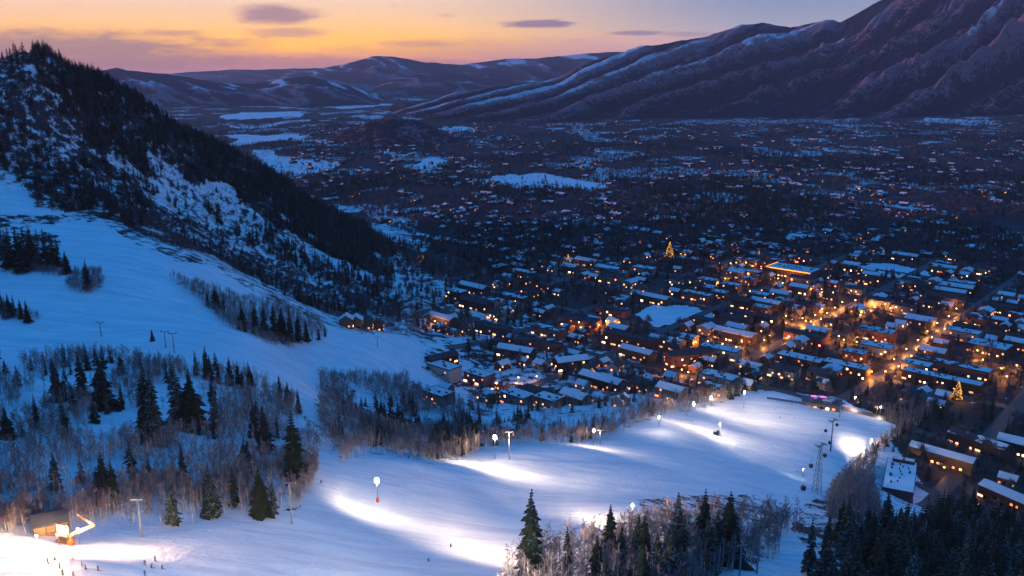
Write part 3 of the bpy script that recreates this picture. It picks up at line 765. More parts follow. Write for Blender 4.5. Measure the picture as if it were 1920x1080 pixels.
# ridge line trees
for u, v in [(5,105),(20,108),(33,112),(45,110),(60,108),(128,128),(150,142),(190,160),(205,166),(215,168),(268,192),(300,205),(345,232),(370,245),(420,272),(455,295),(80,108),(95,106),(108,112)]:
    p = pt(u, v+3, y=float(np.interp(u, [0,90,180,250,330,400,500], [1045,1055,1115,1155,1215,1265,1315])))
    STUFF_CON.append((p[0], p[1], RNG.uniform(12, 20)))

# bare trees ---------------------------------------------------------------
def scatter(poly, n, seed, hmin, hmax, clump=None, avoid=('lower', 'upper', 'cut', 'park', 'field')):
    rs = np.random.RandomState(seed); P = P2(poly) if not isinstance(poly, np.ndarray) else poly
    x0, y0 = P.min(0); x1, y1 = P.max(0); out = []
    X_ = rs.uniform(x0, x1, n*12); Y_ = rs.uniform(y0, y1, n*12)
    m = inpoly(X_, Y_, P)
    for k in avoid:
        if len(SNOWP[k]) > 2: m &= ~inpoly(X_, Y_, SNOWP[k])
    if clump is not None: m &= (fbm(X_/clump, Y_/clump, 3, seed) > -0.12)
    X_ = X_[m][:n]; Y_ = Y_[m][:n]
    return [(a, b, rs.uniform(hmin, hmax)) for a, b in zip(X_, Y_)]
HILLP = [(-120,1000),(-120,668),(0,668),(230,672),(330,660),(400,690),(540,735),(560,770),(600,830),(596,900),(560,950),(480,970),(340,985),(200,985),(60,1000)]
A_hill = [q for q in scatter(HILLP, 3900, 1, 4.5, 11, 22) if all((q[0]-a)**2+(q[1]-b)**2 > (c*.9)**2 for a, b, c in placed[:60])] + scatter([(-40,915),(200,905),(400,895),(600,870),(600,915),(545,975),(450,985),(340,992),(200,995),(150,990),(60,985),(-40,1010)], 1100, 41, 4.5, 10, 16)
GROVE = [(935,1120),(940,1010),(1000,975),(1050,960),(1130,940),(1200,925),(1330,915),(1440,925),(1500,935),(1500,960),(1470,1000),(1440,1050),(1340,1070),(1330,1120)]
GR = P2([(940,1200),(950,1075),(1060,1045),(1150,1010),(1200,990),(1330,975),(1440,970),(1500,985),(1480,1010),(1440,1060),(1340,1090),(1330,1200)])
A_grove = scatter(GR, 800, 2, 10, 17, None, ())
A_right = scatter([(1545,980),(1560,930),(1600,880),(1640,850),(1640,900),(1650,1000),(1560,1000)], 520, 3, 10, 16)
A_edge = []
rs = np.random.RandomState(9)
# belt of bare trees just behind the crest of the lit slope
crest = [(600,860),(700,852),(790,868),(850,872),(900,848),(960,836),(1080,836),(1180,806),(1240,782),(1320,768),(1390,742)]
for i in range(len(crest)-1):
    a = unproj(*crest[i]); b = unproj(*crest[i+1]); L = np.linalg.norm(b[:2]-a[:2]); 
    for k in range(int(L*2.4)):
        t = rs.rand(); p = a[:2]*(1-t) + b[:2]*t; dep = 4 + abs(rs.normal())*45
        dirv = p/np.linalg.norm(p); A_edge.append((p[0]+dirv[0]*dep, p[1]+dirv[1]*dep, rs.uniform(7, 13)))
A_gully = scatter([(600,705),(760,710),(800,740),(870,760),(880,830),(840,866),(790,860),(700,850),(640,870),(600,800)], 2200, 4, 6, 12, 40)
A_isl = scatter([(310,522),(340,525),(400,545),(450,562),(520,568),(600,605),(615,632),(560,648),(500,645),(430,615),(370,560)], 1500, 5, 6, 10, None, ())
A_bush = scatter([(122,538),(140,512),(190,512),(195,535),(170,552),(135,550)], 320, 6, 5, 9, None, ())
A_gr3 = scatter([(0,470),(60,500),(125,515),(110,520),(60,508),(20,492)], 320, 7, 5, 8, None, ()) + scatter([(0,585),(60,590),(80,600),(0,600)], 80, 8, 5, 8, None, ())
A_runedge = scatter([(200,405),(260,440),(330,470),(400,482),(470,520),(560,562),(640,600),(740,615),(760,560),(700,540),(600,500),(450,440),(300,400)], 2600, 10, 3, 7, 30)
A_low = scatter([(1640,850),(1720,800),(1760,760),(1680,770),(1655,790)], 260, 12, 8, 13)
A_back = scatter([(850,745),(1000,735),(1390,726),(1400,742),(1330,765),(1240,785),(1190,800),(1190,768),(1140,762),(1085,775),(1070,795),(1100,800),(1080,834),(960,834),(880,848)], 900, 14, 6, 11, 25)
A_foot = scatter([(740,560),(840,545),(830,600),(760,640),(700,600),(640,610),(560,565),(640,560)], 700, 15, 5, 10, 30)
GRP = [(A_grove, 120, 'pale slender aspen in the bare grove before the glowing snow', 'bare aspens of the grove by the glowing snow'),
       (A_hill, 120, 'bare grey tree on the left hillside between the lit slope and the blue run', 'bare trees on the left hillside'),
       (A_edge, 60, 'bare brown tree behind the floodlit crest of the lower slope', 'bare trees behind the floodlit crest')]
STUFF_ASP = []
for lst, nind, lb, gp in GRP:
    lst = sorted(lst, key=lambda q: q[1] - 3*q[2])
    for (x, y, h) in lst[:nind]:
        place(ASP[int(RNG.randint(7))], x, y, h, 14, lb, 'bare tree', gp, RNG.uniform(0.9, 1.4)); asp_count += 1
    STUFF_ASP += lst[nind:]
STUFF_ASP += [(RNG.uniform(175, 400), RNG.uniform(235, 400), RNG.uniform(13, 20)) for _ in range(420)]
STUFF_ASP += A_back + A_foot + A_right + A_gully + A_isl + A_bush + A_gr3 + A_low
SCRUB = A_runedge

# masses of trees as one object each: points with instanced plants
def proto_mesh_obj(name, meshes):
    c = bpy.data.collections.new(name)
    for i, me in enumerate(meshes):
        o = bpy.data.objects.new('%s_%02d' % (name, i), me); c.objects.link(o)
    return c
def mass(name, pts, coll, nproto, base_h, label=None, wide=(0.9, 1.4), sink=0.2):
    P = np.array([(p[0], p[1]) for p in pts]); Hh = np.array([p[2] for p in pts]); Zz = hgt(P[:,0], P[:,1]) - sink
    me = bpy.data.meshes.new(name); me.vertices.add(len(P)); me.vertices.foreach_set('co', np.column_stack([P, Zz]).ravel())
    rs_ = np.random.RandomState(len(P)); wd = rs_.uniform(wide[0], wide[1], len(P)); s = Hh/base_h
    a = me.attributes.new('scl', 'FLOAT_VECTOR', 'POINT'); a.data.foreach_set('vector', np.column_stack([s*wd, s*wd, s]).ravel())
    a = me.attributes.new('rotz', 'FLOAT_VECTOR', 'POINT'); a.data.foreach_set('vector', np.column_stack([np.zeros(len(P)), np.zeros(len(P)), rs_.uniform(0, 6.28, len(P))]).ravel())
    a = me.attributes.new('pick', 'INT', 'POINT'); a.data.foreach_set('value', rs_.randint(0, nproto, len(P)).astype(np.int32))
    o = bpy.data.objects.new(name, me); COL.objects.link(o); tag(o, label, None, None, 'stuff')
    ng = bpy.data.node_groups.new(name+'_nodes', 'GeometryNodeTree')
    ng.interface.new_socket('Geometry', in_out='INPUT', socket_type='NodeSocketGeometry'); ng.interface.new_socket('Geometry', in_out='OUTPUT', socket_type='NodeSocketGeometry')
    L = ng.links.new; gi = ng.nodes.new('NodeGroupInput'); go = ng.nodes.new('NodeGroupOutput')
    ci = ng.nodes.new('GeometryNodeCollectionInfo'); ci.inputs['Collection'].default_value = coll; ci.inputs['Separate Children'].default_value = True; ci.inputs['Reset Children'].default_value = True
    ip = ng.nodes.new('GeometryNodeInstanceOnPoints'); ip.inputs['Pick Instance'].default_value = True
    def attr(nm, typ):
        nd = ng.nodes.new('GeometryNodeInputNamedAttribute'); nd.data_type = typ; nd.inputs['Name'].default_value = nm; return nd.outputs['Attribute']
    L(gi.outputs[0], ip.inputs['Points']); L(ci.outputs[0], ip.inputs['Instance'])
    L(attr('pick', 'INT'), ip.inputs['Instance Index']); L(attr('scl', 'FLOAT_VECTOR'), ip.inputs['Scale'])
    er = ng.nodes.new('FunctionNodeEulerToRotation'); L(attr('rotz', 'FLOAT_VECTOR'), er.inputs[0]); L(er.outputs[0], ip.inputs['Rotation'])
    L(ip.outputs[0], go.inputs[0])
    md = o.modifiers.new('scatter', 'NODES'); md.node_group = ng
    return o
def merged(parts):
    mb = MB(); mats = []
    for (src, m) in parts: mb.mi = len(mats); mb.quadmesh(src.v, src.f); mats.append(m)
    return mb, mats
# far conifer protos (whole tree in a mesh)
fc = []
for i in range(5):
    vs_, fs_ = conifer_crown(16, 2.9+0.3*i, 12, 7, 40+i); c = MB(); c.quadmesh(vs_, fs_); t = MB(); t.tube((0,0,-1), (0,0,12), 0.3, 0.08, 4, False)
    mb, ms = merged([(c, M_NEEDLE), (t, M_BARK)]); fc.append(mb.mesh('conifer_form', ms))
C_CON = proto_mesh_obj('conifer_forms', fc)
fa = []
for i in range(6):
    tr, cr = aspen_parts(50+i, h=14, dense=0.9, spread=0.15+0.02*(i % 3)); mb, ms = merged([(tr, M_ASPEN), (cr, M_TWIG)]); fa.append(mb.mesh('bare_form', ms))
C_ASP = proto_mesh_obj('bare_forms', fa)
# thick-branched crowns for trees a kilometre and more away, and for scrub
def far_crown(i, h=9.0, r=3.2, n=60):
    rnd = random.Random(300+i); m = MB()
    m.tube((0,0,-1), (0,0,h*0.5), 0.2, 0.12, 4, False)
    for k in range(n):
        a = rnd.uniform(0, 6.28); e = rnd.uniform(0.2, 1.45); L = rnd.uniform(.6, 1)
        q = Vector((math.cos(a)*math.cos(e)*r*L, math.sin(a)*math.cos(e)*r*L, h*0.3 + math.sin(e)*h*0.7*L))
        p = Vector((q.x*0.3, q.y*0.3, h*0.25+q.z*0.3)); m.tube(p, q, 0.11, 0.05, 3, False)
    return m.mesh('broad_form', M_TWIGD)
C_BRD = proto_mesh_obj('broad_forms', [far_crown(i) for i in range(5)])

# ------------------------------------------------------------------ town
def wall_box(L, D, Hh, gable=0.0, hip=False):
    m = MB(); l, d = L/2, D/2
    vs = [(-l,-d,-3),(l,-d,-3),(l,d,-3),(-l,d,-3),(-l,-d,Hh),(l,-d,Hh),(l,d,Hh),(-l,d,Hh)]
    if gable > 0:
        vs += [(-l,0,Hh+gable),(l,0,Hh+gable)]
        m.quadmesh(vs, [(0,1,5,4),(2,3,7,6),(1,2,6,9,5),(3,0,4,8,7)])
    else: m.quadmesh(vs, [(0,1,5,4),(1,2,6,5),(2,3,7,6),(3,0,4,7),(4,5,6,7)])
    return m
M_FASC = simple('fascia', (0.05, 0.035, 0.03), 0.8, 0.2)
def roof_mb(L, D, Hh, gable, ov=0.7, th=0.45):
    m = MB(); l, d = L/2+ov, D/2+ov
    if gable > 0:
        z0 = Hh - gable*ov/(D/2); z1 = Hh+gable
        for lift, mi in ((0.05, 1), (0.25, 0)):
            m.mi = mi; t = th if mi == 0 else 0.2; ll = l - (0.15 if mi == 0 else 0); dd = d - (0.15 if mi == 0 else 0)
            zz0 = z0 + lift + (gable/(D/2))*(d-dd)
            vs = [(-ll,-dd,zz0),(ll,-dd,zz0),(ll,0,z1+lift),(-ll,0,z1+lift),(ll,dd,zz0),(-ll,dd,zz0)]
            vs += [(x, y, z+t) for x, y, z in vs]
            m.quadmesh(vs, [(0,3,2,1),(3,5,4,2),(6,7,8,9),(9,8,10,11),(0,1,7,6),(4,5,11,10),(1,2,8,7),(2,4,10,8),(0,6,9,3),(3,9,11,5)])
    else:
        m.mi = 1
        for sx, sy, cx_, cy2 in ((L+.4, .3, 0, D/2+.05), (L+.4, .3, 0, -D/2-.05), (.3, D-.2, L/2+.05, 0), (.3, D-.2, -L/2-.05, 0)):
            m.box((cx_, cy2, Hh+.25), (sx, sy, 1.0))
        m.mi = 0; m.box((0, 0, Hh+.25), (L-.26, D-.26, .45))
        rnd = random.Random(int(L*D)); m.mi = 1
        for k in range(max(1, int(L*D/90))):
            m.box((rnd.uniform(-L*.4, L*.4), rnd.uniform(-D*.33, D*.33), Hh+.95), (rnd.uniform(.8, 2.4), rnd.uniform(.8, 2), rnd.uniform(.8, 1.5)))
    return m
win_cache = {}
def win_mesh(w_, h_, bright):
    k = (w_, h_, bright)
    if k not in win_cache:
        m = MB(); m.mi = 0; m.box((0, 0, 0), (w_, .10, h_)); m.mi = 1
        m.box((0, 0, h_/2+.09), (w_+.34, .16, .16)); m.box((0, 0, -h_/2-.09), (w_+.34, .16, .16))
        m.box((-w_/2-.09, 0, 0), (.16, .16, h_)); m.box((w_/2+.09, 0, 0), (.16, .16, h_))
        win_cache[k] = m.mesh('window', [M_WINB if bright else M_WIN, M_FASC])
    return win_cache[k]
def make_building(kind, L, D, Hh, gable, wm, wins, bright=False, chimney=False, name=None):
    root = empty(name or {'house': 'house', 'block': 'building', 'long': 'building'}[kind])
    wall_box(L, D, Hh, gable).build('wall', wm, root)
    rf = roof_mb(L, D, Hh, gable).build('roof', [M_SNOW, M_FASC], root)
    if chimney:
        c = MB(); c.box((L*.22, D*.12, Hh+gable*.8+1.0), (1.1, .9, 2.6)); c.build('chimney', WALLS[0], rf)
    fl = max(1, int(Hh/3.1)); rnd = random.Random(int(L*7+D*3+Hh))
    for k in range(wins):
        w_ = 4.0 if (bright and k % 4 == 0) else 1.8
        o = bpy.data.objects.new('window', win_mesh(w_, 1.7, bright)); COL.objects.link(o); o.parent = root
        f_ = 0 if (bright and k % 4 == 0) else rnd.randrange(fl)
        side = k % 3
        if side < 2: o.location = (-L/2 + L*(k+.5)/wins, -D/2-.05, 1.7+3.0*f_)
        else: o.location = (-L/2-.05, rnd.uniform(-D*.32, D*.32), 1.7+3.0*f_); o.rotation_euler = (0, 0, math.pi/2)
    return root
PROTO = []
spec = [('house',12,9,5.5,2.6,0,4),('house',14,10,6.2,3.0,1,4),('house',11,11,6.5,3.4,2,4),('house',16,10,6,2.6,4,5),
        ('block',22,15,9,0,0,7),('block',26,16,10,0,3,7),('block',19,15,8,2.8,2,6),('block',24,14,9.5,3.0,1,7),
        ('long',40,14,9.5,0,0,9),('long',46,15,10,3.0,4,10),('long',34,17,11,0,2,9),('long',38,13,9,2.8,1,9)]
for i, (k, L, D, Hh, g, wi, nw) in enumerate(spec):
    PROTO.append((k, L, D, make_building(k, L, D, Hh, g, WALLS[wi], nw, bright=(k != 'house'), chimney=(g > 0 and i % 2 == 0)), g))
BUILT = []   # (x, y, L, D, rot)
def clear_of(x, y, r):
    return all((x-a)**2+(y-b)**2 > (r+c)**2 for a, b, c in BUILT)
proto_used = set(); nb = 0
def put_building(pi, x, y, rot, label, group, sc=1.0):
    global nb
    k, L, D, root, g = PROTO[pi]
    if pi in proto_used: o = copy_tree(root)
    else: proto_used.add(pi); o = root
    o.location = (x, y, h1(x, y)-.2); o.rotation_euler = (0, 0, rot); o.scale = (sc, sc, sc*1.0)
    tag(o, label, 'building' if k != 'house' else 'house', group); nb += 1
    return o
def special(u, v, L, D, Hh, gable, rot, wi, wins, label, name='building', group=None, bright=True, cat='building', z=None):
    """a building whose foot centre is seen near (u, v)"""
    p = unproj(u, v) if z is None else np.array(pt(u, v, z=z))
    o = make_building('long', L, D, Hh, gable, WALLS[wi], wins, bright, False, name)
    o.location = (p[0], p[1], h1(p[0], p[1])-.2); o.rotation_euler = (0, 0, rot); tag(o, label, cat, group)
    n_ = max(1, int(L/D)); c, s = math.cos(rot), math.sin(rot)
    for k in range(n_+1):
        t = -L/2 + L*k/n_; BUILT.append((p[0]+t*c, p[1]+t*s, D*.5))
    global nb; nb += 1
    return o
# the flat-roofed hotel by the slope
hp = pt(1690, 925, z=8.0)
def hotel():
    L, D, Hh = 52.0, 20.0, 14.0
    q0 = pt(1682, 927, z=16); q1 = pt(1693, 856, z=16); rot = math.atan2(q1[1]-q0[1], q1[0]-q0[0])
    root = empty('hotel', ((q0[0]+q1[0])/2, (q0[1]+q1[1])/2, 1.6), rot)
    tag(root, 'flat-roofed hotel block beside the foot of the slope, its snowy roof dotted with vents', 'hotel')
    wall_box(L, D, Hh).build('wall', WALLS[4], root)
    m = MB(); m.mi = 1
    for sx, sy, cx_, c2 in ((L+.4, .3, 0, D/2+.05), (L+.4, .3, 0, -D/2-.05), (.3, D-.2, L/2+.05, 0), (.3, D-.2, -L/2-.05, 0)): m.box((cx_, c2, Hh+.15), (sx, sy, .7))
    m.mi = 0; m.box((0, 0, Hh+.2), (L-.26, D-.26, .4)); rf = m.build('roof', [M_SNOWF, M_FASC], root)
    rnd = random.Random(3)
    for (x, y, a, b) in [(10,6,2.6,1.6),(6,6,1.6,1.2),(-2,6,3,1.4),(9,-1,.9,.9),(6,1,.8,.8),(3,0,.8,.8),(0,-1,.9,.9),(-4,0,.8,.8),(-8,1,.9,.9),(4,-6,2,1.2),(11,1,1.2,.8),(-10,5,1.4,1.2),(8,-5,1,.8)]:
        v_ = MB(); v_.box((x*1.55, y, Hh+.9), (a*1.2, b*1.2, 1.0)); v_.build('roof_vent', M_DARKM, rf)
    p = MB(); p.mi = 1; p.box((L/2-3, -1, Hh+1.7), (4, 15, 2.6)); p.mi = 0; p.box((L/2-3, 2.9, Hh+3.2), (4.4, 6.5, .4)); p.box((L/2-3, -4.9, Hh+3.2), (4.4, 6.5, .4)); p.build('penthouse', [M_SNOW, M_FASC], root)
    for k in range(10):
        o = bpy.data.objects.new('window', win_mesh(1.7, 1.7, True)); COL.objects.link(o); o.parent = root
        o.location = (-L/2 + 5*k + 2.4, -D/2-.05, 2+3.2*(k % 4)); 
    for k in range(5):
        o = bpy.data.objects.new('window', win_mesh(1.7, 1.7, False)); COL.objects.link(o); o.parent = root
        o.location = (-L/2-.05, -8+4*k, 2+3.2*(k % 3)); o.rotation_euler = (0, 0, math.pi/2)
    BUILT.extend([(q0[0], q0[1], 16), ((q0[0]+q1[0])/2, (q0[1]+q1[1])/2, 16), (q1[0], q1[1], 16)])
hotel()
# long terraces and other landmark buildings
sp = special
sp(1783,697,72,15,9,0,ROTG,0,14,'long flat-roofed block, upper of the two snowy bars right of the main street')
sp(1765,722,70,14,9,0,ROTG+R(1),4,14,'long flat-roofed block, lower of the two snowy bars right of the main street')
sp(1500,686,46,17,10,0,ROTG,0,12,'wide snowy-roofed block left of the main street above the gondola plaza')
sp(1585,700,44,15,10,0,ROTG,0,11,'second snowy-roofed block in the row left of the main street')
sp(1470,705,26,20,9,0,ROTG+R(5),2,8,'bright square snow roof nearest the upper end of the lit slope')
sp(1833,842,44,12,9,2.6,ROTG-R(12),4,8,'long snowy terrace roof slanting down right of the slope, upper of the three')
sp(1765,868,46,11,9,2.4,ROTG-R(2),1,9,'long low snowy terrace roof right behind the hotel')
sp(1885,945,34,12,9,2.4,ROTG-R(20),4,9,'steeply slanting snowy terrace roof at the right picture edge with lit balconies')
sp(1090,612,44,18,10,0,ROTG+R(8),0,12,'long snowy hotel roof with glowing orange entrance in the town middle')
sp(1150,590,40,16,9,0,ROTG+R(8),0,9,'snowy flat roof above the glowing orange entrance in the town middle')
sp(1215,553,34,26,11,0,ROTG+R(12),2,8,'large square snow roof beside the white park')
sp(1395,517,50,14,9,0,ROTG,0,10,'snowy roof left of the yellow-trimmed building on the lit upper street')
sp(1640,635,40,22,11,0,ROTG,0,12,'block with bright shopfronts at the busy street corner')
sp(1510,640,44,18,9,0,ROTG,0,10,'flat snowy roof above the row of bright shopfronts')
sp(1350,668,42,16,10,0,ROTG+R(3),2,14,'block with a brilliantly lit ground floor near the park')
sp(968,668,40,16,9,3,ROTG+R(14),4,7,'blue-white snowy roof in the dark quarter below the town centre')
sp(925,625,44,14,9,0,ROTG+R(6),3,7,'long snowy roof left of the dark town middle')
sp(1070,690,34,16,10,3,R(20),4,8,'domed-looking pitched snow roof above the dark trees')
sp(1010,655,52,14,11,0,ROTG+R(26),0,10,'dark brick apartment block with small lit windows')
sp(1180,650,60,15,13,0,ROTG+R(4),0,18,'large dark brick hotel with many small lit windows')
sp(1290,680,50,18,12,3,R(20),0,14,'dark pitched hotel wing with scattered lit windows above the crest')
sp(827,682,34,13,8,3,R(40),4,5,'pitched snowy roof at the foot of the blue run')
sp(1855,660,38,26,9,0,ROTG-R(4),4,8,'courtyard building with snow roof at the right, behind the long bars')
sp(1725,610,30,22,9,3,ROTG,3,6,'house with a pale tent-like snow roof right of the town centre')
# L shaped building with its roofline picked out in yellow lights
def neon_block():
    p = pt(1487, 516, z=2); rot = ROTG
    root = empty('public_building', (p[0], p[1], h1(p[0], p[1])-.2), rot); tag(root, 'broad building with its whole roofline outlined in yellow lights', 'building')
    wall_box(66, 40, 11).build('wall', WALLS[0], root)
    roof_mb(66, 40, 11, 0).build('roof', [M_SNOW, M_FASC], root)
    m = MB()
    m.box((0, -20.6, 11.6), (67, .5, 1.3)); m.box((-33.6, 0, 11.6), (.5, 40, 1.3)); m.build('light_strip', M_NEON, root)
    for k in range(12):
        o = bpy.data.objects.new('window', win_mesh(2.6, 1.7, True)); COL.objects.link(o); o.parent = root; o.location = (-29+5.2*k, -20.05, 2)
    BUILT.append((p[0], p[1], 30))
neon_block()
# row of gabled lodges at the foot of the blue run
for k, (u, v) in enumerate([(650,612),(668,613),(687,615),(707,618)]):
    sp(u, v, 11, 13, 8, 4.2, R(95), 1, 4, ['first','second','third','last'][k] + ' from the left of four steep-roofed lodges at the foot of the blue run', 'lodge', 'steep-roofed lodges at the foot of the blue run', cat='lodge')
# round plaza building at the end of the slope and the gondola station
def station():
    p = pt(1540, 762, z=12); root = empty('gondola_station', (p[0], p[1], h1(p[0], p[1])-.3), R(-20)); tag(root, 'low dark gondola station at the far end of the slope with snow on its roof', 'station')
    wall_box(30, 13, 5.5, 0).build('wall', WALLS[3], root)
    m = MB(); m.mi = 1; m.box((0, 0, 6.2), (33, 16, .8)); m.mi = 0; m.box((2, 0, 6.85), (22, 10, .4)); m.build('roof', [M_SNOW, M_DARKM], root)
    for k in range(5):
        o = bpy.data.objects.new('window', win_mesh(2.6, 1.7, True)); COL.objects.link(o); o.parent = root; o.location = (-10+5*k, -6.55, 2)
    for dx, lb in ((-7, 'left'), (1, 'right')):
        s_ = MB(); s_.box((dx, 7.2, 6.0), (5.0, .3, 3.2)); s_.build('light_panel', M_PINK, root)
    BUILT.append((p[0], p[1], 17))
station()

# blocks of the town
TOWN = P2([(830,790),(760,640),(850,560),(980,505),(1250,468),(1500,470),(1760,480),(1990,545),(1990,1000),(1850,930),(1760,800),(1690,760),(1560,738),(1400,732),(1330,752),(1230,775),(1190,765),(1100,768),(1060,800),(960,822),(880,815)])
cands = []
rb = random.Random(21)
for ia in range(-6, 12):
    for ib in range(-7, 8):
        ca = A0 + SPA*(ia+.5); cb = B0 + SPB*(ib+.5)
        for row in (-37, -13, 12, 36):
            t = -50
            while t < 42:
                far = rb.random()
                pi = rb.choices(range(12), [4,4,4,4,2,2,2,2,1.3,1.2,1.3,1.3])[0]
                k, L, D, root, g = PROTO[pi]
                t2 = t + L/2
                if t + L > 52: t += 8; continue
                a = ca + row + rb.uniform(-4, 4); b = cb + t2
                x = GA.x*a + GB.x*b; y = GA.y*a + GB.y*b
                t += L + rb.uniform(4, 12)
                if rb.random() < 0.24: continue
                cands.append((x, y, pi, L, D))
cands = [c for c in cands if inpoly(np.array([c[0]]), np.array([c[1]]), TOWN)[0]]
kept = []
def k_bad(x, y, u, v):
    return h1(x, y) > 25 and (rb.random() < .5 or v > 835)
for (x, y, pi, L, D) in cands:
    u, v = project(x, y, h1(x, y))
    if u < 640 or u > 1990 or snowy(x, y, ('lower','upper','park','field')): continue
    if h1(x, y) > (78 if u < 1350 else 40): continue
    if k_bad(x, y, u, v): continue
    if not clear_of(x, y, max(D*.55, L*.33)): continue
    if v > 760 and rb.random() < .45: continue
    kept.append((x, y, pi, L, D, u, v))
kept.sort(key=lambda c: c[1])
BUD = 300 - nb
adj = {0:'small snow-capped house', 1:'timber house with snowy gable', 2:'square plaster house with steep snow roof', 3:'dark wooden house with long snowy gable',
       4:'flat-roofed brick block', 5:'slate-grey flat-roofed block', 6:'pale block with pitched snow roof', 7:'timber block with pitched snow roof',
       8:'long flat brick row', 9:'long dark row with pitched snow roof', 10:'tall plaster row with flat snow roof', 11:'long timber row with pitched snow roof'}
def district(u, v):
    if u > 1690 and v > 740: return 'beside the road right of the slope'
    if v > 690 and u > 1250: return 'close behind the far end of the lit slope'
    if v > 650 and u > 1250: return 'in the brightly lit quarter above the slope'
    if u < 900: return 'at the foot of the left mountain'
    if u < 1240 and v > 640: return 'in the dark quarter beyond the lower trees'
    if u < 1240: return 'in the quarter left of the white park'
    if u > 1640 and v > 560: return 'in the quarter right of the main street'
    if u > 1640: return 'around the white field at right'
    if v > 575: return 'along the lit streets of the town centre'
    return 'on the far side of the town centre'
for i, (x, y, pi, L, D, u, v) in enumerate(kept[:BUD]):
    put_building(pi, x, y, ROTG + (rb.uniform(-.03, .03)) + (math.pi/2 if (L < 20 and rb.random() < .4) else 0), adj[pi] + ' ' + district(u, v), 'buildings of the town')
    BUILT.append((x, y, max(D*.5, L*.3)))
# remaining and outlying houses: one object
def far_houses():
    m = MB(); rs_ = random.Random(77); pts_ = []
    for (x, y, pi, L, D, u, v) in kept[BUD:]: pts_.append((x, y, L, D, ROTG, PROTO[pi][4]))
    n = 0
    while n < 1250:
        u = rs_.uniform(560, 2000); y = 1150*math.exp(rs_.random()*1.38); x = (u-960)/F*y*1.03
        if -(x) - 0.62*(y-1150) + 40 > -30 and y < 1700: continue
        if not (fbm(np.array([x/160]), np.array([y/220]), 2, 88)[0] > -0.25): continue
        if inpoly(np.array([x]), np.array([y]), SNOWP['golf'])[0] or snowy(x, y, ('field', 'park')): continue
        if inpoly(np.array([x]), np.array([y]), TOWN)[0]: continue
        L = rs_.uniform(10, 20) if rs_.random() < .85 else rs_.uniform(22, 40)
        pts_.append((x, y, L, rs_.uniform(9, 13), ROTG + rs_.choice((0, math.pi/2)) + rs_.uniform(-.15, .15), rs_.choice((0, 2.5, 3)))); n += 1
    for (x, y, L, D, rot, g) in pts_:
        z = h1(x, y)-.2; c, s = math.cos(rot), math.sin(rot); hh = rs_.uniform(5, 7)
        def tr(vs): return [(x+a*c-b*s, y+a*s+b*c, z+d) for a, b, d in vs]
        wb = wall_box(L, D, hh, g); m.mi = 0; m.quadmesh(tr(wb.v), wb.f)
        rb_ = roof_mb(L, D, hh, g)
        vv = tr(rb_.v); b0 = len(m.v); m.v.extend(vv)
        for f, mi in zip(rb_.f, rb_.m): m.f.append(tuple(b0+i for i in f)); m.m.append(1 if mi == 0 else 2)
        m.mi = 3 + (rs_.random() < .3)
        for k in range(rs_.choice((0, 0, 0, 0, 0, 1, 1, 2))):
            wv = MB(); wv.box((rs_.uniform(-L*.4, L*.4), -D/2-.1, rs_.uniform(1.5, hh-1)), (rs_.uniform(1.5, 3.4), .2, 1.8)); m.quadmesh(tr(wv.v), wv.f)
    o = m.build('distant_houses', [WALLS[4], M_SNOW, M_FASC, emit('far_window', (1.0, .24, .05), 1.1), emit('far_window_warm', (1.0, .4, .12), 2.0)])
    tag(o, 'scattered snow-roofed houses filling the valley beyond the town', None, None, 'stuff')
far_houses()
# roads
def road(pts_, wd, name='road'):
    # resample
    P = [np.array(p[:2], float) for p in pts_]; Q = []
    for a, b in zip(P[:-1], P[1:]):
        n_ = max(1, int(np.linalg.norm(b-a)/8)); Q += [a + (b-a)*i/n_ for i in range(n_)]
    Q.append(P[-1]); Q = np.array(Q); T_ = np.gradient(Q, axis=0); T_ /= np.linalg.norm(T_, axis=1)[:, None]; Nn = np.stack([-T_[:,1], T_[:,0]], 1)
    m = MB(); vs = []; fs = []
    for q, nn in zip(Q, Nn):
        for t in (-.5, -.17, .17, .5):
            p = q + nn*wd*t; vs.append((p[0], p[1], max(h1(*p), h1(*q)) + .25))
    for i in range(len(Q)-1):
        for k in range(3): fs.append((i*4+k, i*4+k+1, i*4+k+5, i*4+k+4))
    m.quadmesh(vs, fs); o = m.build(name, M_ASPH, smooth=True); tag(o, kind='structure')
def gp(a, b): return (GA.x*a+GB.x*b, GA.y*a+GB.y*b)
for ib in range(-5, 6):
    b = B0 + SPB*ib
    a0_, a1_ = 760, 1700
    aa = [a for a in range(600, 1750, 20) if h1(*gp(a, b)) < 12 and project(gp(a, b)[0], gp(a, b)[1], 2)[0] < 2100 and not snowy(*gp(a, b), ('lower','park','field'))]
    if len(aa) > 4: road([gp(aa[0], b), gp(aa[-1], b)], 12)
for ia in range(-2, 8):
    a = A0 + SPA*ia
    bb = [b for b in range(-900, 500, 20) if h1(*gp(a, b)) < 12 and project(gp(a, b)[0], gp(a, b)[1], 2)[0] < 2100 and gp(a, b)[1] > 600]
    if len(bb) > 4: road([gp(a, bb[0]), gp(a, bb[-1])], 10.5)
def ipath(lst): return [tuple(unproj(u, v)[:2]) for u, v in lst]
road(ipath([(1715,905),(1750,925),(1775,955),(1792,1000)]), 7)
road(ipath([(1715,860),(1790,890),(1830,930),(1850,980),(1885,1040)]), 9)

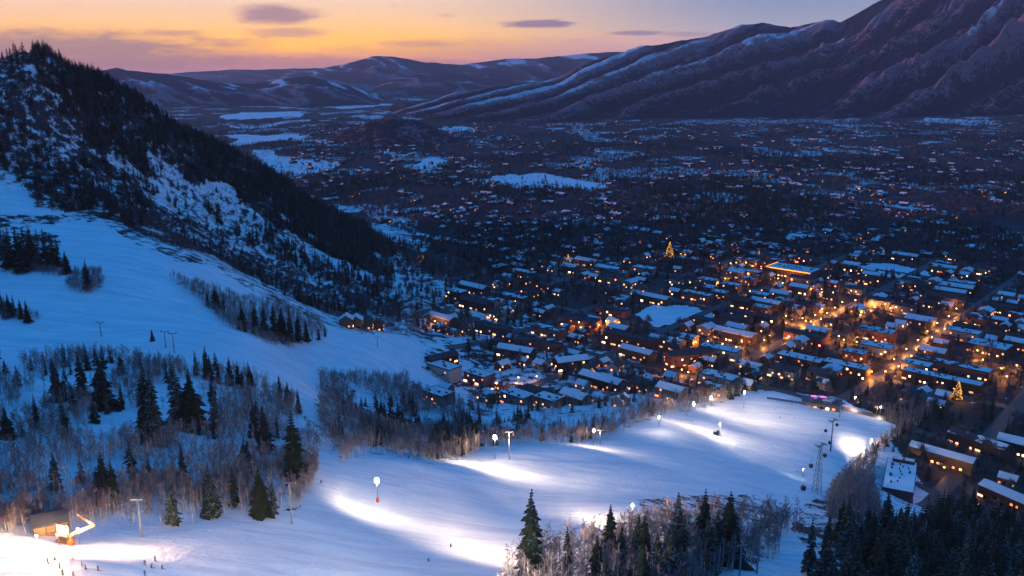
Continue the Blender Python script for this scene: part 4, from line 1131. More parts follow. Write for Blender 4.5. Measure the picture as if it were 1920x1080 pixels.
# ------------------------------------------------------------------ street lamps with real light
def point_light(name, loc, power, col, parent, radius=0.3):
    l = bpy.data.lights.new(name, 'POINT'); l.energy = power; l.color = col; l.shadow_soft_size = radius
    o = bpy.data.objects.new(name, l); COL.objects.link(o); o.location = loc
    if parent is not None: o.parent = parent
    return o
def make_street_lamp():
    root = empty('street_lamp'); m = MB(); m.lathe([(.22,0),(.16,.5),(.10,.6),(.08,6.2)], n=8); m.tube((0,0,6.1), (1.1,0,6.5), .06, .05); m.build('pole', M_DARKM, root)
    h = MB(); h.lathe([(.12,6.05),(.55,6.15),(.62,6.55),(.22,6.85)], (1.2,0,0), 8); h.build('lamp_head', M_LAMPO, root)
    point_light('lamp_light', (1.2,0,5.8), 13000, (1.0,.36,.07), root)
    return root
SL = make_street_lamp(); sl_used = False; nsl = 0
def street_lamp(x, y, label, group='street lamps of the town', power=1.0):
    global sl_used, nsl
    o = copy_tree(SL) if sl_used else SL; sl_used = True
    o.location = (x, y, h1(x, y)); o.rotation_euler = (0, 0, random.uniform(0, 6.28)); tag(o, label, 'street lamp', group); nsl += 1
    if 'winding' in label or 'near edge' in label:
        for c in o.children:
            if c.type == 'LIGHT': c.data = c.data.copy(); c.data.energy = 1500
    return o
def lamps_along(px, n_, label, jit=3):
    P = [unproj(u, v) for u, v in px]; P = [p for p in P if p is not None]
    seg = [np.linalg.norm(P[i+1][:2]-P[i][:2]) for i in range(len(P)-1)]; tot = sum(seg)
    for k in range(n_):
        d = tot*(k+.5)/n_; i = 0
        while i < len(seg)-1 and d > seg[i]: d -= seg[i]; i += 1
        p = P[i][:2] + (P[i+1][:2]-P[i][:2])*d/seg[i]
        side = 5.5 if k % 2 else -5.5
        t = (P[i+1][:2]-P[i][:2])/seg[i]; street_lamp(p[0]-t[1]*side, p[1]+t[0]*side, label)
lamps_along([(1455,542),(1495,502)], 6, 'orange street lamp on the upper end of the far lit street')
lamps_along([(1340,499),(1500,520)], 8, 'orange street lamp on the cross street by the yellow-outlined building')
lamps_along([(1508,622),(1575,572)], 9, 'orange street lamp on the brightest diagonal street of the town centre')
lamps_along([(1520,548),(1560,560)], 4, 'orange street lamp on the short bright block behind the centre')
lamps_along([(1550,638),(1672,662)], 9, 'orange street lamp on the cross street leading to the busy corner')
lamps_along([(1665,700),(1790,600)], 12, 'orange street lamp on the main street climbing right of the centre')
lamps_along([(1300,648),(1400,668)], 7, 'orange street lamp before the brilliantly lit block near the park')
lamps_along([(1400,560),(1425,550)], 3, 'orange street lamp on the small lit street above the centre')
lamps_along([(1075,622),(1165,610)], 5, 'orange street lamp by the glowing hotel entrance')
lamps_along([(1375,650),(1480,640)], 5, 'orange street lamp in the dim streets left of the centre')
lamps_along([(1730,870),(1800,895),(1850,960),(1880,1030)], 9, 'orange street lamp along the road winding past the terraces')
lamps_along([(1870,720),(1900,690)], 3, 'orange street lamp at the right end of the long bars')
lamps_along([(1600,600),(1640,590)], 3, 'orange street lamp in front of the glowing trees of the centre')
lamps_along([(1775,590),(1800,575)], 2, 'orange street lamp by the curved drive at right')
lamps_along([(905,742),(1010,712)], 5, 'orange street lamp at the near edge of town beyond the lower trees')
lamps_along([(1560,690),(1665,712)], 6, 'orange street lamp between the snowy bars and the gondola plaza')
lamps_along([(1700,592),(1600,568)], 6, 'orange street lamp on the cross street behind the glowing trees')
lamps_along([(1445,600),(1530,612)], 5, 'orange street lamp left of the brightest diagonal street')
lamps_along([(1820,690),(1880,640)], 4, 'orange street lamp right of the long snowy bars')
lamps_along([(1240,700),(1330,712)], 4, 'orange street lamp in the quarter behind the crest floodlights')
lamps_along([(1330,540),(1420,520)], 4, 'orange street lamp left of the yellow-outlined building')
lamps_along([(800,620),(815,600)], 1, 'single orange lamp at the foot of the left mountain')

# trees wrapped in fairy lights
def lit_tree(u, vt, vb, label, sc=1.0):
    p = unproj(u, vb) if vb > 300 else pt(u, vb, z=2)
    h = (vb-vt)/F*math.hypot(p[1], H0); root = empty('lit_tree', (p[0], p[1], h1(p[0], p[1]))); tag(root, label, 'lit tree', 'trees wrapped in lights')
    vs_, fs_ = conifer_crown(h, h*.24, 18, 9, int(u)); m = MB(); m.quadmesh(vs_, fs_); m.build('crown', M_NEEDLE, root)
    t = MB(); t.tube((0,0,-1), (0,0,h*.8), .3, .1, 6); t.build('trunk', M_BARK, root)
    l = MB(); rnd = random.Random(int(u))
    for k in range(190):
        tt = rnd.random()**1.2; z = h*(.1+.88*tt); r_ = h*.26*(1-tt)**.85*rnd.uniform(.8, 1.08); a = rnd.uniform(0, 6.28); q = rnd.uniform(.12, .34)*h/18
        l.box((math.cos(a)*r_, math.sin(a)*r_, z), (q, q, q))
    l.build('fairy_lights', M_XMAS, root)
    point_light('glow', (0, -h*.3, h*.4), 5000, (1, .45, .08), root, 2.0)
lit_tree(1255, 452, 486, 'tall pointed tree wholly covered in golden lights beyond the centre')
lit_tree(1065, 476, 498, 'smaller conical tree in dim orange lights left of the golden one')
lit_tree(1794, 712, 750, 'slender golden-lit tree right of the round plaza')
lit_tree(1611, 590, 605, 'short golden-lit tree at the middle of the town centre')
lit_tree(1422, 470, 488, 'small golden-lit tree left of the yellow-outlined building')
lit_tree(793, 478, 488, 'tiny orange-lit tree at the foot of the mountain ridge')
lit_tree(1214, 548, 562, 'little amber-lit tree beside the large square roof')

# town trees
rt = random.Random(31)
TC_, TA_ = [], []
tries = 0
while len(TC_) < 3000 and tries < 90000:
    tries += 1
    a = rt.uniform(640, 1750); b = rt.uniform(-1100, 500); x, y = gp(a, b)
    if y < 560: continue
    u, v = project(x, y, 2)
    if not (600 < u < 2000): continue
    if h1(x, y) > 30 or snowy(x, y, ('lower','upper','park','field')): continue
    ra = (a-A0) % SPA; rb2 = (b-B0) % SPB
    if min(ra, SPA-ra) < 7 or min(rb2, SPB-rb2) < 7: continue
    if not clear_of(x, y, 1.5): continue
    (TC_ if rt.random() < .55 else TA_).append((x, y, rt.uniform(8, 17)))
STUFF_CON += TC_
for k in range(2600):
    x = rt.uniform(150, 420); y = rt.uniform(190, 420); zz = h1(x, y); u, v = project(x, y, zz); tv = project(x, y, zz+21)[1]
    if 1535 < u < 2100 and tv > 935 + 25*math.sin(u/60.0) + (0 if u < 1800 else (u-1800)*.25) and zz > 45 and tv < 1120: STUFF_CON.append((x, y, rt.uniform(15, 21)))
# valley trees
NV = 60000
us_ = RNG.uniform(330, 2020, NV); ys_ = 1150*np.exp(RNG.rand(NV)*1.45); xs_ = (us_-960)/F*ys_*1.03
m_ = ~((-(xs_) - 0.62*(ys_-1150) + 40 > -20) & (ys_ < 1750))
for k in ('golf','f1','f3','f4','f5','field','park','f2'): m_ &= ~(inpoly(xs_, ys_, SNOWP[k]) & (RNG.rand(NV) > (.10 if k in ('f1','golf') else 0.0)))
m_ &= ~inpoly(xs_, ys_, TOWN)
cl = fbm(xs_/120, ys_/170, 3, 90)
m_ &= (cl > -0.35)
xs_ = xs_[m_]; ys_ = ys_[m_]; cl = fbm(xs_/200, ys_/260, 3, 95); isc = (cl + RNG.normal(0, .12, len(cl))) > 0.13
VB = [(a, b, h) for a, b, h in zip(xs_[~isc], ys_[~isc], RNG.uniform(6, 12, (~isc).sum()))]
VC = [(a, b, h) for a, b, h in zip(xs_[isc], ys_[isc], RNG.uniform(8, 17, isc.sum()))]
mass('conifer_woods', STUFF_CON + VC, C_CON, 5, 16.0, 'dark conifers filling the mountain face, the town and the valley')
mass('bare_woods', STUFF_ASP, C_ASP, 6, 14.0, 'dense bare trees on the slopes round the ski runs')
# scrub: mountain face brush + foot of mountain + broad valley trees
NS = 17000
sx_ = RNG.uniform(fx0, fx1, NS); sy_ = RNG.uniform(fy0-60, fy1, NS); ms_ = inpoly(sx_, sy_, FACE) & (fbm(sx_/40, sy_/40, 3, 70) > -0.05)
SCR = [(a, b, h) for a, b, h in zip(sx_[ms_], sy_[ms_], RNG.uniform(1.3, 3.6, ms_.sum()))] + SCRUB
mass('mountain_scrub', SCR, C_BRD, 5, 9.0, 'bare scrub speckling the snowy left mountainside', (1.2, 2.0))
mass('valley_trees', VB + TA_, C_BRD, 5, 9.0, 'leafless trees between the valley houses', (1.0, 1.6))

# ------------------------------------------------------------------ floodlights on the slope
def wing_light(name, root, loc, power, col, aim, back=.34, size=.5):
    l = bpy.data.lights.new(name, 'POINT'); l.energy = power; l.color = col; l.shadow_soft_size = size; l.use_nodes = True
    n = NT(l.node_tree); g = n.n('ShaderNodeNewGeometry').outputs['Incoming']; sp_ = n.n('ShaderNodeSeparateXYZ'); n.link(g, sp_.inputs[0])
    dz = n.math('ABSOLUTE', sp_.outputs[2])
    lift = n.math('MINIMUM', n.math('POWER', n.math('MAXIMUM', dz, .05), -3.2), 45.0)
    cut = n.mr(dz, .03, .17)
    hx = n.math('SQRT', n.math('ADD', n.math('MULTIPLY', sp_.outputs[0], sp_.outputs[0]), n.math('ADD', n.math('MULTIPLY', sp_.outputs[1], sp_.outputs[1]), 1e-4)))
    a = Vector((aim[0], aim[1])).normalized()
    dt = n.math('DIVIDE', n.math('ADD', n.math('MULTIPLY', sp_.outputs[0], a.x), n.math('MULTIPLY', sp_.outputs[1], a.y)), hx)
    azf = n.mr(dt, -.8, .98, back, 1.0)
    e = n.n('ShaderNodeEmission'); n.link(n.math('MULTIPLY', lift, n.math('MULTIPLY', n.math('MAXIMUM', cut, .03), azf)), e.inputs[1])
    o_ = n.n('ShaderNodeOutputLight'); n.link(e.outputs[0], o_.inputs[0])
    o = bpy.data.objects.new(name, l); COL.objects.link(o); o.parent = root; o.location = loc; return o
def flood(u, vhead, ph, aim, power, label, spot=100, blend=.9, col=(1.0,.76,.53), vis=1.0, pad=False, headsize=.85, size=.5, wf=1.0):
    """lamp mast of height ph whose head is seen near (u, vhead); aim: pixel on the snow the light points at"""
    vb = vhead + 4
    for it in range(60):
        p = unproj(u, vb)
        if p is not None and project(p[0], p[1], p[2]+ph)[1] >= vhead: break
        vb += 1.5
    root = empty('floodlight_mast', (p[0], p[1], p[2])); tag(root, label, 'floodlight', 'floodlights of the night slope')
    m = MB(); m.lathe([(.32,-.6),(.30,.3),(.20,.35),(.13,ph+.3)], n=8); m.build('mast', M_STEEL, root)
    a = MB(); a.box((0,0,ph-.2), (max(1.8, headsize*1.9),.14,.14)); a.build('crossbar', M_STEEL, root)
    q = unproj(*aim); d = Vector((q[0]-p[0], q[1]-p[1], q[2]-(p[2]+ph)));
    flat = Vector((-p[0], -p[1], 0)).normalized()
    r_ = headsize*.60; hd = MB(); hd.lathe([(r_*math.cos(t_), r_*math.sin(t_)) for t_ in [(-.5+k_/8)*math.pi*.96 for k_ in range(9)]], n=16)  # lamp head built as an enlarged globe, its shape standing in for glare
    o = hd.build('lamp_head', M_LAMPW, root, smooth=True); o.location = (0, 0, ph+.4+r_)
    y_ = MB(); y_.box((-r_*1.1, 0, ph+.4+r_*.4), (.12, .12, r_*1.4)); y_.box((r_*1.1, 0, ph+.4+r_*.4), (.12, .12, r_*1.4)); y_.build('yoke', M_STEEL, root)
    if pad:
        c = MB(); c.lathe([(.62,0),(.66,.15),(.66,1.55),(.60,1.7)], n=10); c.build('padding', M_ORANGE, root)
    wing_light('floodlight_beam', root, tuple(flat*1.2 + Vector((0,0,ph-.3))), power*wf*(ph/12.0)**2, col, (d.x, d.y), size=size)
    return root
KW = 110.0
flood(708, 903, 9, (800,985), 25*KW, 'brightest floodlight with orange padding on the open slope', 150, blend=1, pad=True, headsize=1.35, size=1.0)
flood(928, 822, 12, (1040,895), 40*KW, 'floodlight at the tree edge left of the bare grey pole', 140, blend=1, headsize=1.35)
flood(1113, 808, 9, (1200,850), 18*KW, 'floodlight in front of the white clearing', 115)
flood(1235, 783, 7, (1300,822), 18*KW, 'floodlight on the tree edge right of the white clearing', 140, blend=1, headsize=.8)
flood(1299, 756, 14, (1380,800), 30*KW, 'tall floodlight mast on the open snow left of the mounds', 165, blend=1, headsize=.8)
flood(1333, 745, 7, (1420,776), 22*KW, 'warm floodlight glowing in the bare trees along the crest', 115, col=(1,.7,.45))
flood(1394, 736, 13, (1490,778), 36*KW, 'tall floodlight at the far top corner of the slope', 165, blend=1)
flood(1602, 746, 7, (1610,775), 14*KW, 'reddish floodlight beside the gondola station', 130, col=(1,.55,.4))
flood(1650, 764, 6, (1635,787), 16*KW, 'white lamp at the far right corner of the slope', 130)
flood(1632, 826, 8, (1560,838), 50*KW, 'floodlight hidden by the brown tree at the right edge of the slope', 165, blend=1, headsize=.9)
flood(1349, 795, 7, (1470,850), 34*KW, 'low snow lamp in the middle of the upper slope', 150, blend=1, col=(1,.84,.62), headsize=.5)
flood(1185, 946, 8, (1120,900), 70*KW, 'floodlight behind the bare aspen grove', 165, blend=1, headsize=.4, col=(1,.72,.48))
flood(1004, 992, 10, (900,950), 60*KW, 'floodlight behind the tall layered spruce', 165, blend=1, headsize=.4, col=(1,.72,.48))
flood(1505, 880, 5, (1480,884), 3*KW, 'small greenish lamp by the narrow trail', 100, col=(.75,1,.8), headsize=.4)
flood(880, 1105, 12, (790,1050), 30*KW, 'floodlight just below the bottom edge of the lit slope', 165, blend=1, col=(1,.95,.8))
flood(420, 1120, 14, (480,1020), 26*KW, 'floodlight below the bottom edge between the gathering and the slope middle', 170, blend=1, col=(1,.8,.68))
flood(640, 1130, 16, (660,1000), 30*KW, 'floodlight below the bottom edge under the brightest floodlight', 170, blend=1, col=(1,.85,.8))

# ------------------------------------------------------------------ lift towers
def lift_tower(u, vt, vb, label, group='chairlift towers', hmax=16, rot=0.0):
    p = unproj(u, vb); h = min(hmax, (vb-vt)/F*math.hypot(p[1], H0-p[2])*1.03)
    root = empty('lift_tower', (p[0], p[1], p[2]), rot); tag(root, label, 'lift tower', group)
    m = MB(); m.lathe([(.55,-.5),(.50,.4),(.36,.5),(.26,h)], n=10); m.build('mast', M_STEEL, root)
    c = MB(); c.box((0,0,h), (4.6,.35,.35)); c.build('crossarm', M_STEEL, root)
    for sx_ in (-2.2, 2.2):
        s_ = MB(); s_.box((sx_,0,h+.35), (.16,2.6,.18))
        for k in range(4): s_.tube((sx_-.08,-1.05+.7*k,h+.55), (sx_+.08,-1.05+.7*k,h+.55), .2, .2, 8)
        s_.build('sheave_train', M_DARKM, root)
    return root
lift_tower(547, 895, 981, 'slim grey lift tower on the left edge of the lit slope')
lift_tower(266, 935, 1007, 'brown-lit pole standing in front of the lower wood edge')
lift_tower(955, 806, 861, 'bare grey pole casting a long shadow over the lit snow')
lift_tower(1125, 806, 834, 'short tower beside the floodlight below the white clearing')
lift_tower(190, 605, 630, 'small lift tower out on the open blue run')
lift_tower(311, 622, 652, 'left of two small towers below the island of trees', hmax=14)
lift_tower(327, 625, 662, 'right of two small towers below the island of trees', hmax=14)
lift_tower(708, 632, 650, 'tiny lift tower at the bottom of the blue run')
lift_tower(1385, 1012, 1100, 'grey chairlift tower with broad crossarm at the bottom edge', rot=R(10))
lift_tower(1419, 983, 1075, 'plain grey pole rising behind the crossarm tower')
lift_tower(1574, 752, 782, 'small tower before the gondola station', hmax=12)

def gondola_tower(u, vt, vb, label, lattice, h=None):
    p = unproj(u, vb); h = (vb-vt)/F*math.hypot(p[1], H0-p[2])
    root = empty('gondola_tower', tuple(p), R(35)); tag(root, label, 'gondola tower', 'gondola towers')
    m = MB()
    if lattice:
        w0, w1 = 2.0, .6
        for sx_, sy_ in ((-1,-1),(1,-1),(1,1),(-1,1)): m.tube((sx_*w0,sy_*w0,-.5), (sx_*w1,sy_*w1,h), .16, .12, 6)
        nn = 8
        for k in range(nn):
            t0, t1 = k/nn, (k+1)/nn; a0, a1 = w0+(w1-w0)*t0, w0+(w1-w0)*t1
            cs = ((-1,-1),(1,-1),(1,1),(-1,1))
            for j in range(4):
                p0, p1 = cs[j], cs[(j+1) % 4]; m.tube((p0[0]*a0,p0[1]*a0,h*t0), (p1[0]*a1,p1[1]*a1,h*t1), .07, .07, 4); m.tube((p0[0]*a1,p0[1]*a1,h*t1), (p1[0]*a1,p1[1]*a1,h*t1), .07, .07, 4)
    else: m.lathe([(.7,-.5),(.62,.4),(.5,.5),(.34,h)], n=10)
    m.build('mast', M_DARKM, root)
    c = MB(); c.box((0,0,h+.2), (6.4,.5,.5)); c.box((0,0,h+1.3), (.3,.3,2.0)); c.build('crossarm', M_DARKM, root)
    for sx_ in (-2.9, 2.9):
        s_ = MB(); s_.box((sx_,0,h+.7), (.25,4.2,.3))
        for k in range(6): s_.tube((sx_-.1,-1.75+.7*k,h+.95), (sx_+.1,-1.75+.7*k,h+.95), .25, .25, 8)
        s_.build('sheave_train', M_DARKM, root)
    return p, h
t1, hh1 = gondola_tower(1531, 832, 925, 'tall lattice gondola tower in front of the lower slope', True)
t2, hh2 = gondola_tower(1557, 787, 846, 'second gondola tower farther down the lit slope', False)
def cabin_proto():
    root = empty('gondola_cabin'); b = MB()
    prof = [(.35,-2.9),(.95,-2.75),(1.12,-2.2),(1.12,-1.5),(1.0,-.95),(.55,-.75)]
    b.lathe(prof, n=12); b.build('cabin', M_CABIN, root, smooth=False)
    g = MB(); g.lathe([(1.15,-2.05),(1.16,-1.45),(1.06,-1.1)], n=12); g.build('window_band', M_GLASS, root)
    h = MB(); h.tube((0,0,-.8), (0,.25,.2), .06); h.tube((0,.25,.2), (0,0,.95), .06); h.box((0,0,1.0), (.2,.5,.22)); h.build('hanger', M_STEEL, root)
    s = MB(); s.box((1.22,0,-2.3), (.12,1.0,.8)); s.build('ski_rack', M_DARKM, root)
    return root
CABP = cabin_proto()
dirc = (t2[:2]-t1[:2])/np.linalg.norm(t2[:2]-t1[:2]); nrm = np.array([dirc[1], -dirc[0]])
stn = np.array([pt(1577, 775, z=12)[0], pt(1577, 775, z=12)[1]])
endp = stn; farp = np.array(pt(1500, 985, y=t1[1]-230)[:2]); dirf = (t1[:2]-farp)/np.linalg.norm(t1[:2]-farp)
def rope(sg):
    off = nrm*2.9*sg; m = MB()
    z1_, z2_ = t1[2]+hh1+1.1, t2[2]+hh2+1.1; ze = h1(*endp)+7; z0 = h1(*farp)+38
    segs = [(farp+off, z0, t1[:2]+off, z1_, 6), (t1[:2]+off, z1_, t2[:2]+off, z2_, 2.2), (t2[:2]+off, z2_, endp+off, ze, 1.5)]; pts_ = []
    for a, za, b, zb, sag in segs:
        for k in range(12):
            t = k/12; p = a*(1-t)+b*t; pts_.append((p[0], p[1], za*(1-t)+zb*t - 4*sag*t*(1-t)))
    pts_.append((endp[0]+off[0], endp[1]+off[1], ze))
    for a, b in zip(pts_[:-1], pts_[1:]): m.tube(a, b, .035, .035, 5, False)
    o = m.build('haul_rope', M_DARKM); tag(o, 'left steel rope of the gondola line' if sg < 0 else 'right steel rope of the gondola line', 'rope', 'gondola ropes'); return pts_
RP = {1: rope(1), -1: rope(-1)}
def on_rope(sg, v_t):
    best = None
    for a, b in zip(RP[sg][:-1], RP[sg][1:]):
        for k in range(10):
            p = [a[i]+(b[i]-a[i])*k/10 for i in range(3)]
            if p[1] < 150: continue
            v = project(p[0], p[1], p[2]-2.0)[1]
            if best is None or abs(v-v_t) < best[0]: best = (abs(v-v_t), p)
    return best[1]
CAB = [(1,795,'cabin on the right rope passing the second gondola tower'),(-1,806,'cabin on the left rope level with the top of the second tower'),(1,828,'cabin on the right rope between the two gondola towers'),
       (1,852,'cabin on the right rope just beyond the lattice tower'),(-1,871,'cabin on the left rope beside the lattice tower'),(-1,912,'lowest visible cabin on the left rope near the foot of the lattice tower')]
for i, (sg, v_, lb) in enumerate(CAB):
    p = on_rope(sg, v_); o = CABP if i == 0 else copy_tree(CABP)
    o.location = (p[0], p[1], p[2]-.9); o.rotation_euler = (0, 0, math.atan2(dirc[1], dirc[0])); tag(o, 'dark ' + lb, 'gondola cabin', 'gondola cabins')

# ------------------------------------------------------------------ safety fence across the far end of the slope
def fence():
    P = [unproj(1438, 748), unproj(1500, 757), unproj(1572, 772)]; root = empty('safety_fence', tuple(P[0])); tag(root, 'dark blue netting fence across the far end of the slope', 'fence')
    net = MB(); o0 = P[0]
    M_NET = simple('blue_net', (0.03, 0.07, 0.16), .8, .1)
    for a, b in zip(P[:-1], P[1:]):
        n_ = 10
        for k in range(n_):
            p = a+(b-a)*k/n_; q = a+(b-a)*(k+1)/n_; pz, qz = h1(p[0],p[1]), h1(q[0],q[1])
            p = np.array([p[0]-o0[0], p[1]-o0[1], pz-o0[2]]); q = np.array([q[0]-o0[0], q[1]-o0[1], qz-o0[2]])
            net.quadmesh([(p[0],p[1],p[2]-.1),(q[0],q[1],q[2]-.1),(q[0],q[1],q[2]+1.9),(p[0],p[1],p[2]+1.9),(p[0],p[1]+.05,p[2]-.1),(q[0],q[1]+.05,q[2]-.1),(q[0],q[1]+.05,q[2]+1.9),(p[0],p[1]+.05,p[2]+1.9)],
                [(0,1,2,3),(5,4,7,6),(3,2,6,7),(0,4,5,1)])
            po = MB(); po.tube((p[0],p[1]-.08,p[2]-.4), (p[0],p[1]-.08,p[2]+2.1), .05); po.build('post', M_DARKM, root)
    net.build('netting', M_NET, root)
fence()

# ------------------------------------------------------------------ hut with boom at the lower left
def hut():
    p = unproj(100, 1008); root = empty('ski_hut', (p[0]-3, p[1]+5, p[2]), R(25), 1.35); tag(root, 'small dark hut with pitched roof among bare trees at the lower left', 'hut')
    wall_box(7, 5, 2.8, 1.6).build('wall', WALLS[1], root); roof_mb(7, 5, 2.8, 1.6, .6, .05).build('roof', [M_DARKM, M_DARKM], root)
    o = bpy.data.objects.new('window', win_mesh(1.7, 1.7, True)); COL.objects.link(o); o.parent = root; o.location = (0, -2.55, 1.5)
hut()
def board():
    p = unproj(120, 1018); root = empty('display_board', tuple(p), R(-18)); tag(root, 'white square board on an orange-lit frame beside the hut', 'board')
    M_WHITE = simple('white_board', (.36, .35, .34), .6, .3, .05); m = MB(); m.box((0,0,4.2), (4.0,.25,4.0)); m.build('panel', M_WHITE, root)
    f = MB()
    for c, d in (((0,0,6.3),(4.4,.4,.25)), ((0,0,2.1),(4.4,.4,.25)), ((-2.1,0,4.2),(.25,.4,4.0)), ((2.1,0,4.2),(.25,.4,4.0))): f.box(c, d)
    f.build('frame', M_WOOD, root)
    for s_ in (-1.7, 1.7): l = MB(); l.box((s_,0,1.0), (.3,.3,2.4)); l.build('leg', M_WOOD, root)
    b = MB(); b.box((0,.6,.4), (5,3,1.0)); b.build('platform', M_WOOD, root)
board()
def boom():
    p = unproj(134, 1022); root = empty('boom_crane', tuple(p), 0); tag(root, 'angled orange-lit boom arm rising beside the white board', 'boom')
    M_Y = simple('yellow_paint', (.42, .20, .05), .5, .4, .1)
    b = MB(); b.box((0,0,.8), (1.6,1.6,1.8)); b.build('base', M_ORANGE, root); c = MB(); c.tube((0,0,1.5), (0,0,3.4), .35, .3, 8); c.build('turret', M_Y, root)
    def truss(a, bb, nm, w_=.28):
        m = MB(); a = Vector(a); bb = Vector(bb); d = (bb-a).normalized(); up = Vector((0,0,1)); sd_ = d.cross(up).normalized(); up2 = sd_.cross(d)
        cs = [sd_*w_+up2*w_, -sd_*w_+up2*w_, -sd_*w_-up2*w_, sd_*w_-up2*w_]
        for q in cs: m.tube(a+q, bb+q, .07, .07, 5)
        for k in range(9):
            s0 = a.lerp(bb, k/9); s1 = a.lerp(bb, (k+1)/9)
            for j in range(4): m.tube(s0+cs[j], s1+cs[(j+1) % 4], .045, .045, 4)
        m.build(nm, M_Y, root)
    truss((0,0,3.4), (7.2,1.2,6.2), 'lower_arm'); truss((7.2,1.2,6.2), (1.6,3.0,8.6), 'upper_arm', .2)
boom()
lampspots = [(72,1030,4.5,(95,1048),'left warm lamp over the gathering of skiers'), (112,1030,5.0,(125,1055),'middle warm lamp over the gathering of skiers below the white board'), (150,1022,5.5,(190,1056),'right warm lamp over the gathering of skiers')]
for u, v, hh_, aim, lb in lampspots:
    p = unproj(u, v); root = empty('work_lamp', tuple(p)); tag(root, lb, 'work lamp', 'warm lamps by the hut')
    m = MB(); m.lathe([(.3,-.2),(.08,.2),(.06,hh_)], n=8); m.build('stand', M_DARKM, root)
    hd = MB(); hd.mi = 0; hd.box((0,.12,hh_), (.8,.25,.6)); hd.mi = 1; hd.box((0,-.06,hh_), (.7,.08,.5)); hd.build('lamp_head', [M_DARKM, M_LAMPW], root)
    q = unproj(*aim); wing_light('work_beam', root, (0, -.6, hh_), 3600.0, (1,.62,.33), (q[0]-p[0], q[1]-p[1]), size=.4, back=.5)

# ------------------------------------------------------------------ skiers
def skin_body(joints, edges, radii):
    me = bpy.data.meshes.new('body'); me.from_pydata(joints, edges, []); o = bpy.data.objects.new('body_tmp', me); COL.objects.link(o)
    md = o.modifiers.new('s', 'SKIN'); sv = me.skin_vertices[0].data
    for i, r_ in enumerate(radii): sv[i].radius = (r_, r_)
    sv[0].use_root = True
    ss = o.modifiers.new('ss', 'SUBSURF'); ss.levels = 1; ss.render_levels = 1
    dg = bpy.context.evaluated_depsgraph_get(); ev = o.evaluated_get(dg); out = bpy.data.meshes.new_from_object(ev); COL.objects.unlink(o); bpy.data.objects.remove(o); return out
M_SKIN = simple('skin', (.45,.28,.2), .6, .3, .05)
def cloth(nm, c): return simple(nm, c, .8, .2, .1, 3.0)
JK = [cloth('jacket_black', (.025,.025,.03)), cloth('jacket_yellow', (.55,.28,.03)), cloth('jacket_blue', (.03,.06,.16)), cloth('jacket_red', (.35,.05,.03)), cloth('jacket_grey', (.16,.16,.17))]
M_PANTS = cloth('ski_trousers', (.02,.02,.025)); M_HELM = simple('helmet', (.03,.03,.035), .3, .5, .1)
poses = []
for ps in range(3):
    if ps == 0:   # standing upright
        J = [(0,0,.95),(0,0,1.18),(0,0,1.42),(0,-.01,1.52),(0,-.02,1.66),(0,-.02,1.76),
             (-.19,0,1.40),(-.28,-.03,1.14),(-.25,-.20,.98),(.19,0,1.40),(.28,-.03,1.14),(.25,-.20,.98),
             (-.10,0,.88),(-.13,-.04,.50),(-.13,0,.10),(-.13,-.16,.06),(.10,0,.88),(.13,-.04,.50),(.13,0,.10),(.13,-.16,.06)]
    elif ps == 1: # skiing, knees bent, leaning
        J = [(0,.16,.72),(0,.04,.92),(0,-.10,1.10),(0,-.16,1.18),(0,-.22,1.30),(0,-.24,1.39),
             (-.20,-.08,1.08),(-.34,-.12,.86),(-.30,-.36,.82),(.20,-.08,1.08),(.34,-.12,.86),(.30,-.36,.82),
             (-.10,.14,.68),(-.15,-.14,.46),(-.14,.06,.10),(-.14,-.12,.06),(.10,.14,.68),(.15,-.14,.46),(.14,.06,.10),(.14,-.12,.06)]
    else:         # half turned, one arm out
        J = [(0,.04,.92),(.02,0,1.14),(.03,-.03,1.36),(.03,-.05,1.46),(.03,-.07,1.59),(.03,-.08,1.69),
             (-.17,-.02,1.34),(-.38,-.10,1.20),(-.56,-.24,1.12),(.22,0,1.34),(.32,-.06,1.08),(.26,-.26,1.0),
             (-.10,.03,.85),(-.20,-.06,.48),(-.24,.05,.10),(-.24,-.11,.06),(.10,.03,.85),(.16,-.05,.48),(.18,.03,.10),(.18,-.13,.06)]
    E = [(0,1),(1,2),(2,3),(3,4),(4,5),(2,6),(6,7),(7,8),(2,9),(9,10),(10,11),(0,12),(12,13),(13,14),(14,15),(0,16),(16,17),(17,18),(18,19)]
    Rr = [.15,.15,.16,.06,.10,.06,.085,.065,.05,.085,.065,.05,.11,.085,.065,.05,.11,.085,.065,.05]
    poses.append((skin_body(J, E, Rr), J))
